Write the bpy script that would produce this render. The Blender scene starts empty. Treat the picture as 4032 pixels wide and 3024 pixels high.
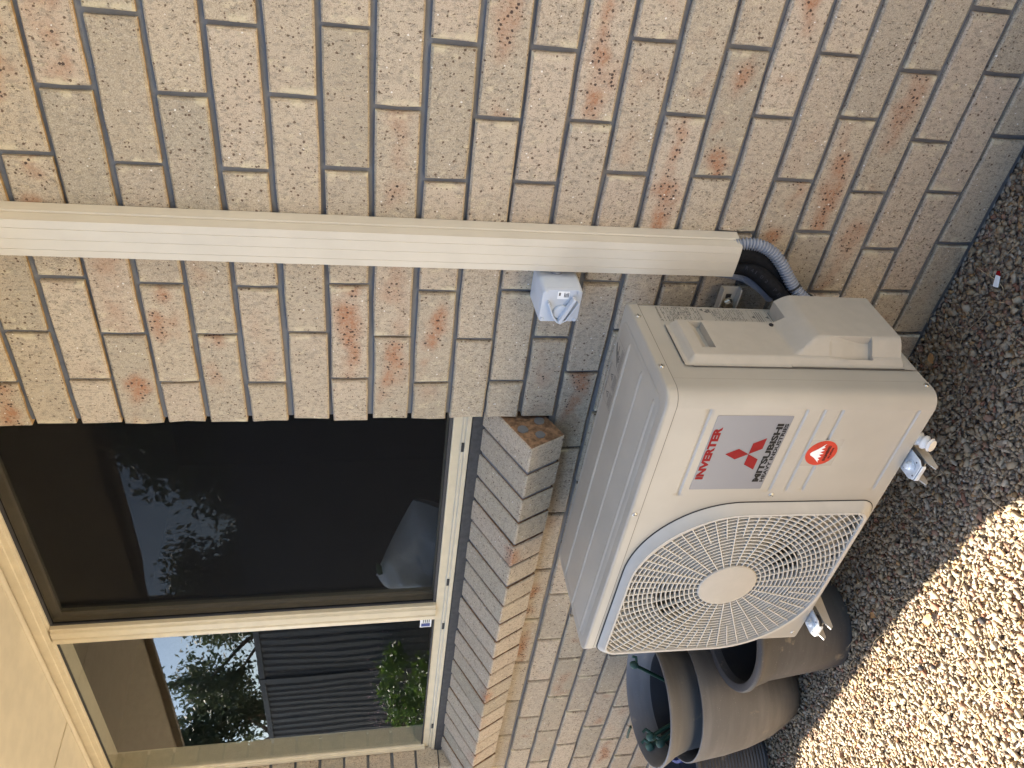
import bpy, bmesh, math, random
import numpy as np
from mathutils import Vector, Matrix, Euler
random.seed(7); rng = np.random.default_rng(7)
S = bpy.context.scene
COL = S.collection
PI = math.pi

# ---------------------------------------------------------------- camera, sky, sun, exposure
cd = bpy.data.cameras.new('camera'); cam = bpy.data.objects.new('camera', cd); COL.objects.link(cam)
cd.sensor_fit = 'HORIZONTAL'; cd.sensor_width = 36.0; cd.lens = 36.0*3120/4032
cd.clip_start = 0.02; cd.clip_end = 500
CX = Vector((0.1173593, -0.15456869, -0.98098691))      # picture right (the photo is turned on its side)
CY = Vector((0.76755845, 0.64091352, -0.00915919))      # picture up
CZ = Vector((0.63014349, -0.75188988, 0.19385766))      # backwards
cam.matrix_world = Matrix(((CX.x, CY.x, CZ.x, 0.38413), (CX.y, CY.y, CZ.y, -1.33709), (CX.z, CY.z, CZ.z, 1.32527), (0, 0, 0, 1)))
S.camera = cam
SUN_EL = math.radians(50); SUN_DEV = math.radians(7.1)
sdir = Vector((-math.cos(SUN_DEV)*math.cos(SUN_EL), -math.sin(SUN_DEV)*math.cos(SUN_EL), math.sin(SUN_EL)))   # towards the sun
W = bpy.data.worlds.new('World'); S.world = W; W.use_nodes = True
wn = W.node_tree; bg = wn.nodes['Background']
sky = wn.nodes.new('ShaderNodeTexSky'); sky.sky_type = 'NISHITA'; sky.sun_disc = False
sky.sun_elevation = SUN_EL; sky.sun_rotation = math.atan2(sdir.x, sdir.y)
wn.links.new(sky.outputs[0], bg.inputs[0]); bg.inputs[1].default_value = 0.092
ld = bpy.data.lights.new('sun', 'SUN'); ld.energy = 5.0; ld.angle = math.radians(0.4); ld.color = (1, 0.93, 0.82)
sun = bpy.data.objects.new('sun', ld); COL.objects.link(sun); sun.rotation_euler = sdir.to_track_quat('Z', 'Y').to_euler()
sun.location = (-5, -1, 8)
S.view_settings.view_transform = 'Standard'; S.view_settings.look = 'None'
S.view_settings.exposure = 2.75; S.view_settings.gamma = 1; S.view_settings.use_curve_mapping = False
S.cycles.max_bounces = 6; S.cycles.diffuse_bounces = 4; S.cycles.glossy_bounces = 3; S.cycles.transparent_max_bounces = 12

# ---------------------------------------------------------------- materials
class N:
    def __init__(s, name):
        s.m = bpy.data.materials.new(name); s.m.use_nodes = True; s.t = s.m.node_tree; s.b = s.t.nodes['Principled BSDF']
    def new(s, k, **kw):
        n = s.t.nodes.new(k)
        for a, v in kw.items():
            if a.startswith('i_'):
                n.inputs[a[2:].replace('_', ' ')].default_value = v
            else: setattr(n, a, v)
        return n
    def l(s, a, b): s.t.links.new(a, b)
    def math(s, op, a, b=None, clamp=False):
        n = s.t.nodes.new('ShaderNodeMath'); n.operation = op; n.use_clamp = clamp
        for i, v in enumerate((a, b)):
            if v is None: continue
            if isinstance(v, (int, float)): n.inputs[i].default_value = v
            else: s.l(v, n.inputs[i])
        return n.outputs[0]
    def ss(s, v, lo, hi):      # smoothstep-like map
        n = s.t.nodes.new('ShaderNodeMapRange'); n.interpolation_type = 'SMOOTHSTEP'
        s.l(v, n.inputs[0]); n.inputs[1].default_value = lo; n.inputs[2].default_value = hi
        return n.outputs[0]
    def mix(s, f, a, b, mode='MIX'):
        n = s.t.nodes.new('ShaderNodeMix'); n.data_type = 'RGBA'; n.blend_type = mode
        for i, v in ((0, f), (6, a), (7, b)):
            if isinstance(v, (int, float)): n.inputs[i].default_value = v
            elif isinstance(v, tuple): n.inputs[i].default_value = v if len(v) == 4 else v+(1,)
            else: s.l(v, n.inputs[i])
        return n.outputs[2]
    def ramp(s, v, stops, interp='LINEAR'):
        n = s.t.nodes.new('ShaderNodeValToRGB'); n.color_ramp.interpolation = interp
        e = n.color_ramp.elements
        while len(e) < len(stops): e.new(0.5)
        for el, (p, c) in zip(e, stops): el.position = p; el.color = c+(1,)
        s.l(v, n.inputs[0]); return n.outputs[0]
    def noise(s, co, scale, detail=3, rough=0.55):
        n = s.new('ShaderNodeTexNoise'); n.inputs['Scale'].default_value = scale; n.inputs['Detail'].default_value = detail; n.inputs['Roughness'].default_value = rough
        if co is not None: s.l(co, n.inputs['Vector'])
        return n.outputs[0]
    def voro(s, co, scale, feature='F1'):
        n = s.new('ShaderNodeTexVoronoi'); n.feature = feature; n.inputs['Scale'].default_value = scale
        s.l(co, n.inputs['Vector']); return n
    def bump(s, h, strength=0.3, dist=0.001):
        n = s.new('ShaderNodeBump'); n.inputs['Strength'].default_value = strength; n.inputs['Distance'].default_value = dist
        s.l(h, n.inputs['Height']); s.l(n.outputs[0], s.b.inputs['Normal'])

def plain(name, col, rough=0.5, metal=0.0, var=0.08, scale=30, bump=0.0, spec=0.5, coat=0.0):
    n = N(name); co = n.new('ShaderNodeTexCoord').outputs['Object']
    nz = n.noise(co, scale, 4)
    c = n.mix(n.ss(nz, 0.3, 0.7), tuple(v*(1-var) for v in col), tuple(min(1, v*(1+var)) for v in col))
    n.l(c, n.b.inputs['Base Color']); n.b.inputs['Roughness'].default_value = rough; n.b.inputs['Metallic'].default_value = metal
    n.b.inputs['Specular IOR Level'].default_value = spec; n.b.inputs['Coat Weight'].default_value = coat
    r = n.math('ADD', n.math('MULTIPLY', n.noise(co, scale*2.3, 3), 0.14), rough-0.07); n.l(r, n.b.inputs['Roughness'])
    if bump: n.bump(n.noise(co, scale*8, 4), bump, 0.0008)
    return n.m

def brick_face():
    n = N('brick_face'); tc = n.new('ShaderNodeTexCoord').outputs['Object']
    oi = n.new('ShaderNodeObjectInfo'); rnd = oi.outputs['Random']
    off = n.new('ShaderNodeVectorMath', operation='SCALE'); off.inputs[0].default_value = (13.1, 7.7, 9.3); n.l(rnd, off.inputs['Scale'])
    add = n.new('ShaderNodeVectorMath', operation='ADD'); n.l(tc, add.inputs[0]); n.l(off.outputs[0], add.inputs[1]); co = add.outputs[0]
    st = n.new('ShaderNodeVectorMath', operation='MULTIPLY'); n.l(co, st.inputs[0]); st.inputs[1].default_value = (1, 1, 0.55); cs = st.outputs[0]
    base = n.ramp(rnd, [(0, (.45, .365, .25)), (.17, (.53, .43, .305)), (.33, (.385, .32, .22)), (.5, (.515, .415, .295)), (.66, (.47, .385, .265)), (.8, (.37, .315, .225)), (1, (.52, .41, .29))])
    big = n.noise(co, 9, 2)
    base = n.mix(n.math('MULTIPLY', n.ss(big, .45, .7), .22), base, (.52, .385, .27))
    patch = n.ss(n.noise(cs, 75, 3), .58, .70)
    base = n.mix(n.math('MULTIPLY', patch, .5), base, (.63, .53, .34))
    grey = n.ss(n.noise(cs, 170, 3), .52, .62)
    base = n.mix(n.math('MULTIPLY', grey, .6), base, (.27, .235, .175))
    fine = n.noise(co, 620, 2)
    base = n.mix(n.math('MULTIPLY', n.ss(fine, .52, .66), .45), base, (.66, .56, .42)); base = n.mix(n.math('MULTIPLY', n.ss(fine, .48, .36), .5), base, (.24, .19, .13))
    rnd2 = n.math('FRACT', n.math('MULTIPLY', rnd, 17.31))
    sep = n.new('ShaderNodeSeparateXYZ'); n.l(tc, sep.inputs[0])
    band = n.math('SUBTRACT', 1.0, n.math('DIVIDE', n.math('ABSOLUTE', n.math('ADD', sep.outputs[2], n.math('MULTIPLY', n.math('SUBTRACT', n.noise(co, 14, 2), .5), .06))), .036), True)
    fl = n.math('MULTIPLY', n.math('MULTIPLY', n.ss(band, .1, .9), n.ss(n.noise(co, 9, 2), .45, .65)), n.math('MULTIPLY', n.ss(rnd2, .68, .95), .95))
    base = n.mix(n.math('MULTIPLY', fl, n.math('ADD', n.math('MULTIPLY', n.noise(co, 170, 2), 1.3), .1), True), base, (.36, .15, .065))
    crack = n.ss(n.noise(cs, 300, 3, .7), .61, .66)
    base = n.mix(n.math('MULTIPLY', crack, .9), base, (.10, .07, .042))
    ck2 = n.ss(n.math('ABSOLUTE', n.math('SUBTRACT', n.noise(co, 95, 4, .7), .5)), .012, .004)
    ck2 = n.math('MULTIPLY', ck2, n.ss(n.noise(co, 48, 2), .56, .62))
    base = n.mix(n.math('MULTIPLY', ck2, .75), base, (.13, .095, .06))
    edge = n.math('MULTIPLY', n.ss(n.math('ABSOLUTE', sep.outputs[0]), .098, .112), n.ss(n.noise(co, 26, 3), .50, .60))
    base = n.mix(n.math('MULTIPLY', edge, .6), base, (.66, .57, .37))
    v1 = n.voro(co, 150); sepc = n.new('ShaderNodeSeparateColor'); n.l(v1.outputs['Color'], sepc.inputs[0])
    wob = n.math('ADD', v1.outputs['Distance'], n.math('MULTIPLY', n.math('SUBTRACT', n.noise(co, 420, 1), .5), .35))
    sp = n.math('MULTIPLY', n.math('LESS_THAN', wob, n.math('ADD', n.math('MULTIPLY', sepc.outputs[1], .28), .10)), n.math('GREATER_THAN', sepc.outputs[0], .85))
    base = n.mix(n.math('MULTIPLY', sp, .85), base, (.11, .065, .04))
    sp2 = n.math('MULTIPLY', n.math('LESS_THAN', wob, .22), n.math('LESS_THAN', sepc.outputs[0], .025))
    base = n.mix(n.math('MULTIPLY', sp2, .9), base, (.80, .76, .66))
    iron = n.math('MULTIPLY', n.math('MULTIPLY', n.math('LESS_THAN', wob, .38), n.math('LESS_THAN', n.math('ABSOLUTE', n.math('SUBTRACT', sepc.outputs[0], .6)), .14)), n.math('GREATER_THAN', fl, .30))
    base = n.mix(n.math('MULTIPLY', iron, .85), base, (.035, .022, .02))
    n.l(base, n.b.inputs['Base Color']); n.b.inputs['Roughness'].default_value = .9; n.b.inputs['Specular IOR Level'].default_value = .25
    h = n.math('SUBTRACT', n.math('SUBTRACT', n.math('ADD', n.noise(cs, 380, 3), n.math('MULTIPLY', n.noise(co, 45, 2), 1.2)), n.math('MULTIPLY', crack, 1.2)), n.math('MULTIPLY', sp, .8))
    n.bump(h, .7, .0016)
    return n.m

def mortar_mat():
    n = N('mortar'); co = n.new('ShaderNodeTexCoord').outputs['Object']
    c = n.mix(n.noise(co, 18, 4), (.138, .139, .137), (.195, .194, .190))
    c = n.mix(n.math('MULTIPLY', n.ss(n.noise(co, 260, 2), .66, .74), .6), c, (.10, .095, .09))
    c = n.mix(n.math('MULTIPLY', n.ss(n.noise(co, 5, 4), .5, .7), .5), c, (.23, .205, .165))
    n.l(c, n.b.inputs['Base Color']); n.b.inputs['Roughness'].default_value = .85
    n.bump(n.math('ADD', n.noise(co, 420, 4), n.math('MULTIPLY', n.noise(co, 60, 3), 2.5)), .5, .0015)
    return n.m

def stone_mat():
    n = N('gravel_stone'); co = n.new('ShaderNodeTexCoord').outputs['Object']
    g = n.new('ShaderNodeNewGeometry'); r = g.outputs['Random Per Island']
    c = n.ramp(r, [(0, (0.321, 0.241, 0.145)), (.16, (0.256, 0.192, 0.121)), (.30, (0.372, 0.292, 0.188)), (.44, (0.218, 0.162, 0.106)), (.56, (0.333, 0.246, 0.139)), (.66, (0.282, 0.218, 0.145)), (.76, (0.396, 0.325, 0.232)), (.84, (0.268, 0.148, 0.092)), (.90, (0.166, 0.129, 0.092)), (.94, (0.321, 0.189, 0.077)), (.97, (0.212, 0.086, 0.048)), (1, (0.449, 0.384, 0.298))], 'CONSTANT')
    c = n.mix(n.math('MULTIPLY', n.noise(co, 320, 3), .55), c, n.mix(.5, c, (.30, .24, .17)))
    n.l(c, n.b.inputs['Base Color']); n.b.inputs['Roughness'].default_value = .85; n.b.inputs['Specular IOR Level'].default_value = .3
    n.bump(n.noise(co, 500, 3), .35, .001)
    return n.m

def ground_mat():
    n = N('ground_earth'); co = n.new('ShaderNodeTexCoord').outputs['Object']
    v = n.voro(co, 85); sc = n.new('ShaderNodeSeparateColor'); n.l(v.outputs['Color'], sc.inputs[0])
    c = n.ramp(sc.outputs[0], [(0, (.48, .40, .29)), (.3, (.36, .30, .22)), (.6, (.55, .48, .36)), (.85, (.40, .27, .2)), (1, (.6, .55, .46))])
    c = n.mix(n.ss(v.outputs['Distance'], .35, .7), c, (.07, .05, .035))
    n.l(c, n.b.inputs['Base Color']); n.b.inputs['Roughness'].default_value = .95
    n.bump(n.math('SUBTRACT', 1.0, v.outputs['Distance']), 1.0, .008)
    return n.m

def glass_mat(name, tint, bright=1.0):
    n = N(name); t = n.t
    t.nodes.remove(n.b); out = t.nodes['Material Output']
    tr = n.new('ShaderNodeBsdfTransparent'); tr.inputs[0].default_value = tint+(1,)
    gl = n.new('ShaderNodeBsdfGlossy'); gl.inputs['Roughness'].default_value = 0.0; gl.inputs['Color'].default_value = (bright, bright, bright, 1)
    co = n.new('ShaderNodeTexCoord').outputs['Object']
    bp = n.new('ShaderNodeBump'); bp.inputs['Strength'].default_value = .025; bp.inputs['Distance'].default_value = .02
    n.l(n.noise(co, 3.0, 1), bp.inputs['Height']); n.l(bp.outputs[0], gl.inputs['Normal'])
    fr = n.new('ShaderNodeFresnel'); fr.inputs[0].default_value = 1.62
    bf = n.new('ShaderNodeNewGeometry').outputs['Backfacing']
    f = n.math('MULTIPLY', n.math('MULTIPLY', fr.outputs[0], 1.2, True), n.math('SUBTRACT', 1.0, bf))
    mx = n.new('ShaderNodeMixShader'); n.l(f, mx.inputs[0]); n.l(tr.outputs[0], mx.inputs[1]); n.l(gl.outputs[0], mx.inputs[2])
    n.l(mx.outputs[0], out.inputs[0]); return n.m

def screen_mat():
    n = N('insect_mesh'); t = n.t; out = t.nodes['Material Output']
    n.b.inputs['Base Color'].default_value = (.004, .004, .0045, 1); n.b.inputs['Roughness'].default_value = .6; n.b.inputs['Specular IOR Level'].default_value = .05
    tr = n.new('ShaderNodeBsdfTransparent')
    co = n.new('ShaderNodeTexCoord').outputs['Object']
    f = n.math('ADD', .29, n.math('MULTIPLY', n.noise(co, 6, 2), .10))
    mx = n.new('ShaderNodeMixShader'); n.l(f, mx.inputs[0]); n.l(n.b.outputs[0], mx.inputs[1]); n.l(tr.outputs[0], mx.inputs[2])
    n.l(mx.outputs[0], out.inputs[0]); return n.m

def leaf_mat(name, cols, trans=.25):
    n = N(name); r = n.new('ShaderNodeNewGeometry').outputs['Random Per Island']
    n.l(n.ramp(r, cols), n.b.inputs['Base Color']); n.b.inputs['Roughness'].default_value = .5
    out = n.t.nodes['Material Output']; tl = n.new('ShaderNodeBsdfTranslucent'); n.l(n.ramp(r, [(p, tuple(v*1.3 for v in c)) for p, c in cols]), tl.inputs[0])
    mx = n.new('ShaderNodeMixShader'); mx.inputs[0].default_value = trans; n.l(n.b.outputs[0], mx.inputs[1]); n.l(tl.outputs[0], mx.inputs[2]); n.l(mx.outputs[0], out.inputs[0])
    return n.m

def sticker_mat():
    n = N('silver_sticker'); co = n.new('ShaderNodeTexCoord').outputs['Object']
    n.b.inputs['Base Color'].default_value = (.23, .23, .235, 1); n.b.inputs['Metallic'].default_value = .0; n.b.inputs['Roughness'].default_value = .2; n.b.inputs['Specular IOR Level'].default_value = .3
    n.bump(n.noise(co, 240, 3), .12, .0006); return n.m

def pot_mat(name, col, rough=.55):
    n = N(name); co = n.new('ShaderNodeTexCoord').outputs['Object']
    st = n.new('ShaderNodeVectorMath', operation='MULTIPLY'); n.l(co, st.inputs[0]); st.inputs[1].default_value = (1, 1, 7)
    c = n.mix(n.ss(n.noise(st.outputs[0], 5, 4), .35, .75), col, tuple(v*1.35 for v in col))
    c = n.mix(n.math('MULTIPLY', n.ss(n.noise(co, 22, 5), .62, .76), .45), c, (.40, .33, .22))
    c = n.mix(n.math('MULTIPLY', n.ss(n.noise(co, 420, 2), .70, .76), .7), c, (.5, .48, .42))
    n.l(c, n.b.inputs['Base Color']); n.b.inputs['Roughness'].default_value = rough; n.bump(n.noise(co, 260, 3), .12, .0008)
    return n.m

M = dict(
    brick=brick_face(), mortar=mortar_mat(), stone=stone_mat(), earth=ground_mat(),
    body=plain('brick_body', (.45, .285, .12), .95, var=.3, scale=70, bump=.4),
    cut=plain('brick_cut_end', (.26, .145, .072), .95, var=.45, scale=90, bump=.6),
    cream=plain('cream_powdercoat', (.62, .53, .36), .38, var=.05, scale=25),
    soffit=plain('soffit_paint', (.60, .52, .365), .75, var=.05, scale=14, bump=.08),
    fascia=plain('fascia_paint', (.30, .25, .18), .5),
    ac=plain('ivory_enamel', (.385, .352, .287), .34, var=.055, scale=6, bump=.02),
    acp=plain('ivory_plastic', (.42, .378, .305), .48, var=.03, scale=40, bump=.06),
    grille=plain('grille_plastic', (.49, .455, .385), .6, var=.03, spec=.3), bars=plain('grille_bar_plastic', (.55, .51, .43), .5, var=.03, spec=.3),
    duct=plain('duct_plastic', (.59, .53, .415), .42, var=.04, scale=9, bump=.02),
    dark=plain('dark_interior', (.018, .018, .02), .6),
    fan=plain('fan_plastic', (.045, .045, .048), .45),
    coil=plain('coil_metal', (.05, .05, .052), .5, .4),
    seam=plain('rubber_black', (.02, .02, .02), .7),
    steel=plain('zinc_steel', (.60, .65, .68), .4, .35, var=.15, scale=60),
    chrome=plain('screw_metal', (.60, .58, .52), .30, 1.0),
    red=plain('print_red', (.23, .006, .008), .5, spec=.15), black=plain('print_black', (.012, .012, .012), .5, spec=.15),
    ink=plain('print_ink', (.10, .095, .085), .55), orange=plain('sticker_orange', (.52, .045, .022), .45, spec=.2), white=plain('print_white', (.80, .80, .78), .45),
    sticker=sticker_mat(),
    paper=plain('clear_sticker', (.40, .37, .305), .25, var=.02),
    conduit=plain('grey_conduit', (.29, .30, .32), .5), foam=plain('black_foam', (.007, .007, .0075), .8, var=.4, scale=120, bump=.5, spec=.2),
    faint=plain('faint_print', (.03, .03, .033), .7, spec=.2), iso=plain('pale_grey_plastic', (.50, .535, .57), .4, var=.03), hose=plain('white_plastic', (.74, .70, .62), .45),
    potA=pot_mat('pot_taupe_rim', (.130, .127, .121)), potB=pot_mat('pot_taupe_smooth', (.120, .115, .107), .5), potC=pot_mat('pot_charcoal', (.060, .058, .057), .5),
    potD=pot_mat('pot_dark_ribbed', (.05, .052, .058), .55), blue=plain('blue_plastic', (.02, .05, .22), .4),
    green=plain('green_plastic', (.008, .045, .025), .5), greenpale=plain('weathered_green', (.045, .10, .07), .7, var=.3),
    glass=glass_mat('window_glass', (.90, .92, .92)), glass2=glass_mat('window_glass_screened', (.90, .92, .92)), mesh=screen_mat(),
    rubber=plain('window_gasket', (.03, .03, .032), .6), sealant=plain('sealant_strip', (.038, .037, .037), .7, var=.3, scale=60, bump=.4),
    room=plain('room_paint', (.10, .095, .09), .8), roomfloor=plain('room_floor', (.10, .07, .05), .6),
    pillow=plain('pillow_cotton', (.88, .88, .89), .85, var=.04, scale=50, bump=.3),
    fence=plain('fence_steel', (.055, .058, .065), .45, var=.12, scale=3), bark=plain('bark', (.13, .10, .08), .9, var=.4, scale=12, bump=.6),
    gum=leaf_mat('gum_leaves', [(0, (.035, .06, .03)), (.5, (.06, .085, .045)), (1, (.10, .12, .06))]),
    shrub=leaf_mat('shrub_leaves', [(0, (.03, .07, .015)), (.5, (.06, .12, .02)), (1, (.12, .18, .035))], .3),
    flower=plain('pink_flower', (.62, .40, .45), .6), dry=plain('dry_straw', (.50, .38, .22), .8, var=.3, scale=80),
    bounce_ground=plain('pale_bounce_ground', (.46, .42, .36), .9, var=.1, scale=6, bump=.3),
    dryleaf=plain('dry_leaf', (.42, .22, .08), .7, var=.3, scale=60), nut=plain('seed_pod', (.035, .03, .03), .8, var=.4, scale=200, bump=.6),
)

# ---------------------------------------------------------------- mesh helpers
class MB:
    def __init__(s): s.v = []; s.f = []; s.mi = []
    def add(s, vs, fs, mi=0):
        o = len(s.v); s.v += [tuple(v) for v in vs]; s.f += [tuple(i+o for i in f) for f in fs]; s.mi += [mi]*len(fs); return s
    def box(s, x0, x1, y0, y1, z0, z1, mi=0):
        x0, x1 = sorted((x0, x1)); y0, y1 = sorted((y0, y1)); z0, z1 = sorted((z0, z1))
        return s.add([(x0,y0,z0),(x1,y0,z0),(x1,y1,z0),(x0,y1,z0),(x0,y0,z1),(x1,y0,z1),(x1,y1,z1),(x0,y1,z1)],
                     [(0,3,2,1),(4,5,6,7),(0,1,5,4),(1,2,6,5),(2,3,7,6),(3,0,4,7)], mi)
    def prism(s, poly, axis, a0, a1, mi=0, caps=True):
        # poly: 2D points; axis x -> (y,z), y -> (x,z), z -> (x,y)
        def P(p, a): return {'x': (a, p[0], p[1]), 'y': (p[0], a, p[1]), 'z': (p[0], p[1], a)}[axis]
        n = len(poly); vs = [P(p, a0) for p in poly]+[P(p, a1) for p in poly]
        fs = [(i, (i+1) % n, n+(i+1) % n, n+i) for i in range(n)]
        if caps: fs += [tuple(range(n-1, -1, -1)), tuple(range(n, 2*n))]
        return s.add(vs, fs, mi)
    def tube(s, pts, r, n=10, caps=True, mi=0):
        pts = [Vector(p) for p in pts]; k = len(pts); rs = r if hasattr(r, '__len__') else [r]*k
        vs = []; up = None
        for i, p in enumerate(pts):
            t = (pts[min(i+1, k-1)]-pts[max(i-1, 0)]).normalized()
            if up is None: up = t.orthogonal().normalized()
            up = (up-t*up.dot(t)).normalized(); b = t.cross(up)
            for j in range(n):
                a = 2*PI*j/n; vs.append(p+(up*math.cos(a)+b*math.sin(a))*rs[i])
        fs = [(i*n+j, i*n+(j+1) % n, (i+1)*n+(j+1) % n, (i+1)*n+j) for i in range(k-1) for j in range(n)]
        if caps: fs += [tuple(range(n-1, -1, -1)), tuple(range((k-1)*n, k*n))]
        return s.add(vs, fs, mi)
    def lathe(s, prof, n=48, c=(0,0,0), mi=0, axis='z'):
        vs = []
        for r, z in prof:
            for j in range(n):
                a = 2*PI*j/n
                p = (r*math.cos(a), r*math.sin(a), z) if axis == 'z' else (r*math.cos(a), z, r*math.sin(a))
                vs.append((p[0]+c[0], p[1]+c[1], p[2]+c[2]))
        k = len(prof)
        fs = [(i*n+j, i*n+(j+1) % n, (i+1)*n+(j+1) % n, (i+1)*n+j) for i in range(k-1) for j in range(n)]
        return s.add(vs, fs, mi)
    def grid(s, P, nu, nv, mi=0):     # P[i][j]
        vs = [P[i][j] for i in range(nu) for j in range(nv)]
        return s.add(vs, [(i*nv+j, i*nv+j+1, (i+1)*nv+j+1, (i+1)*nv+j) for i in range(nu-1) for j in range(nv-1)], mi)
    def mesh(s, name, smooth=None, bevel=0, seg=2, fix=True):
        me = bpy.data.meshes.new(name); me.from_pydata(s.v, [], s.f); me.polygons.foreach_set('material_index', s.mi)
        if fix or bevel:
            bm = bmesh.new(); bm.from_mesh(me)
            if fix: bmesh.ops.recalc_face_normals(bm, faces=bm.faces)
            if bevel:
                ed = [e for e in bm.edges if len(e.link_faces) == 2 and e.calc_face_angle(0) > math.radians(35)]
                bmesh.ops.bevel(bm, geom=ed, offset=bevel, offset_type='OFFSET', segments=seg, profile=.5, affect='EDGES', clamp_overlap=True)
            bm.to_mesh(me); bm.free()
        if smooth is not None:
            me.polygons.foreach_set('use_smooth', [True]*len(me.polygons))
            if smooth < 180: me.set_sharp_from_angle(angle=math.radians(smooth))
        return me
def link(name, me, mats, parent=None, mat4=None):
    o = bpy.data.objects.new(name, me); COL.objects.link(o)
    for m in (mats if isinstance(mats, (list, tuple)) else [mats]):
        if len(me.materials) < (len(mats) if isinstance(mats, (list, tuple)) else 1): me.materials.append(M[m] if isinstance(m, str) else m)
    if parent is not None: o.parent = parent
    if mat4 is not None: o.matrix_local = mat4
    return o
def part(name, mb, mats, parent=None, smooth=None, bevel=0, seg=2, fix=True, mat4=None):
    return link(name, mb.mesh(name, smooth, bevel, seg, fix), mats, parent, mat4)
def tag(o, label=None, cat=None, group=None, kind=None):
    for k, v in (('label', label), ('category', cat), ('group', group), ('kind', kind)):
        if v: o[k] = v
    return o
def thing(name, label, cat, loc=(0,0,0), group=None, mat4=None):
    o = bpy.data.objects.new(name, None); COL.objects.link(o); o.empty_display_size = .1
    if mat4 is not None: o.matrix_world = mat4
    else: o.location = loc
    return tag(o, label, cat, group)
def rrect(x0, x1, z0, z1, radii, n=8):
    # corners order: (x1,z1) (x0,z1) (x0,z0) (x1,z0); radii the same order; ccw
    pts = []
    for (cx, cz, sx, sz, a0), r in zip([(x1,z1,-1,-1,0),(x0,z1,1,-1,90),(x0,z0,1,1,180),(x1,z0,-1,1,270)], radii):
        for i in range(n+1):
            a = math.radians(a0+90*i/n); pts.append((cx+sx*r+r*math.cos(a), cz+sz*r+r*math.sin(a)))
    return pts
def smooth_path(pts, m=6):
    P = [Vector(p) for p in pts]; out = []
    for i in range(len(P)-1):
        p0, p1, p2, p3 = P[max(i-1,0)], P[i], P[i+1], P[min(i+2,len(P)-1)]
        for k in range(m):
            t = k/m; out.append(.5*((2*p1)+(p2-p0)*t+(2*p0-5*p1+4*p2-p3)*t*t+(3*p1-p0-3*p2+p3)*t**3))
    out.append(P[-1]); return out
_txt = {}
def text_shape(body, bold=.0):
    key = (body, bold)
    if key not in _txt:
        cu = bpy.data.curves.new('lettering', 'FONT'); cu.body = body; cu.size = 1; cu.offset = bold; cu.resolution_u = 3
        o = bpy.data.objects.new('lettering', cu); COL.objects.link(o); bpy.context.view_layer.update()
        dg = bpy.context.evaluated_depsgraph_get(); me = bpy.data.meshes.new_from_object(o.evaluated_get(dg))
        v = [tuple(p.co) for p in me.vertices]; f = [tuple(p.vertices) for p in me.polygons]
        bpy.data.objects.remove(o); bpy.data.curves.remove(cu); bpy.data.meshes.remove(me)
        xs = [p[0] for p in v]; ys = [p[1] for p in v]
        _txt[key] = ([((p[0]-min(xs))/(max(xs)-min(xs)), (p[1]-min(ys))/(max(ys)-min(ys))) for p in v], f)
    return _txt[key]
def put_text(mb, body, O, U, V, bold=.02, mi=0):
    """flat lettering filling the parallelogram O + s U + t V"""
    v, f = text_shape(body, bold); O, U, V = Vector(O), Vector(U), Vector(V)
    mb.add([O+U*a+V*b for a, b in v], f, mi)

# ---------------------------------------------------------------- ground
g = MB(); g.box(-40, 40, -40, 40, -.6, -.006); ground = part('ground', g, 'earth'); tag(ground, kind='structure')

def rocks():
    var = []
    for k in range(28):
        bm = bmesh.new()
        for i in range(10):
            d = rng.normal(size=3); d /= np.linalg.norm(d); d *= rng.uniform(.75, 1.0)
            bm.verts.new((d[0]*.62, d[1]*.46, d[2]*.34))
        r = bmesh.ops.convex_hull(bm, input=bm.verts)
        bmesh.ops.delete(bm, geom=[v for v in bm.verts if not v.link_faces], context='VERTS')
        bmesh.ops.triangulate(bm, faces=bm.faces[:]); bm.verts.index_update()
        bmesh.ops.recalc_face_normals(bm, faces=bm.faces)
        var.append((np.array([v.co[:] for v in bm.verts]), np.array([[v.index for v in f.verts] for f in bm.faces]))); bm.free()
    def rotm(a, t, p):
        ca, sa = np.cos(a), np.sin(a); Rz = np.array([[ca,-sa,0],[sa,ca,0],[0,0,1]])
        ct, st = np.cos(t), np.sin(t); Rx = np.array([[1,0,0],[0,ct,-st],[0,st,ct]])
        cp, sp = np.cos(p), np.sin(p); Ry = np.array([[cp,0,sp],[0,1,0],[-sp,0,cp]])
        return Rz@Rx@Ry
    V, F, n = [], [], 0
    step = .0094
    for layer in range(2):
        xs = np.arange(-3.0, .5, step*(1 if layer == 0 else 1.5)); ys = np.arange(-1.25, -.004, step*(1 if layer == 0 else 1.5))
        for x in xs:
            for y in ys:
                if y < -1.0 and rng.random() < .35: continue
                px = x+rng.uniform(-.6, .6)*step; py = min(y+rng.uniform(-.6, .6)*step, -.008)
                s = float(np.clip(rng.lognormal(math.log(.0132), .32), .007, .030))
                v, f = var[rng.integers(28)]
                m = rotm(rng.uniform(0, 6.28), rng.normal(0, .45), rng.normal(0, .45))
                z = .0035*math.sin(px*7+1)*math.cos(py*9)+(rng.uniform(-.006, .002) if layer == 0 else rng.uniform(.001, .008))
                V.append((v*s)@m.T+np.array([px, py, z])); F.append(f+n); n += len(v)
    V = np.concatenate(V); F = np.concatenate(F)
    me = bpy.data.meshes.new('gravel'); me.vertices.add(len(V)); me.vertices.foreach_set('co', V.astype(np.float32).ravel())
    me.loops.add(F.size); me.loops.foreach_set('vertex_index', F.astype(np.int32).ravel())
    me.polygons.add(len(F)); me.polygons.foreach_set('loop_start', np.arange(0, F.size, 3, dtype=np.int32))
    me.update(calc_edges=True); me.validate()
    return me
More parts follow.
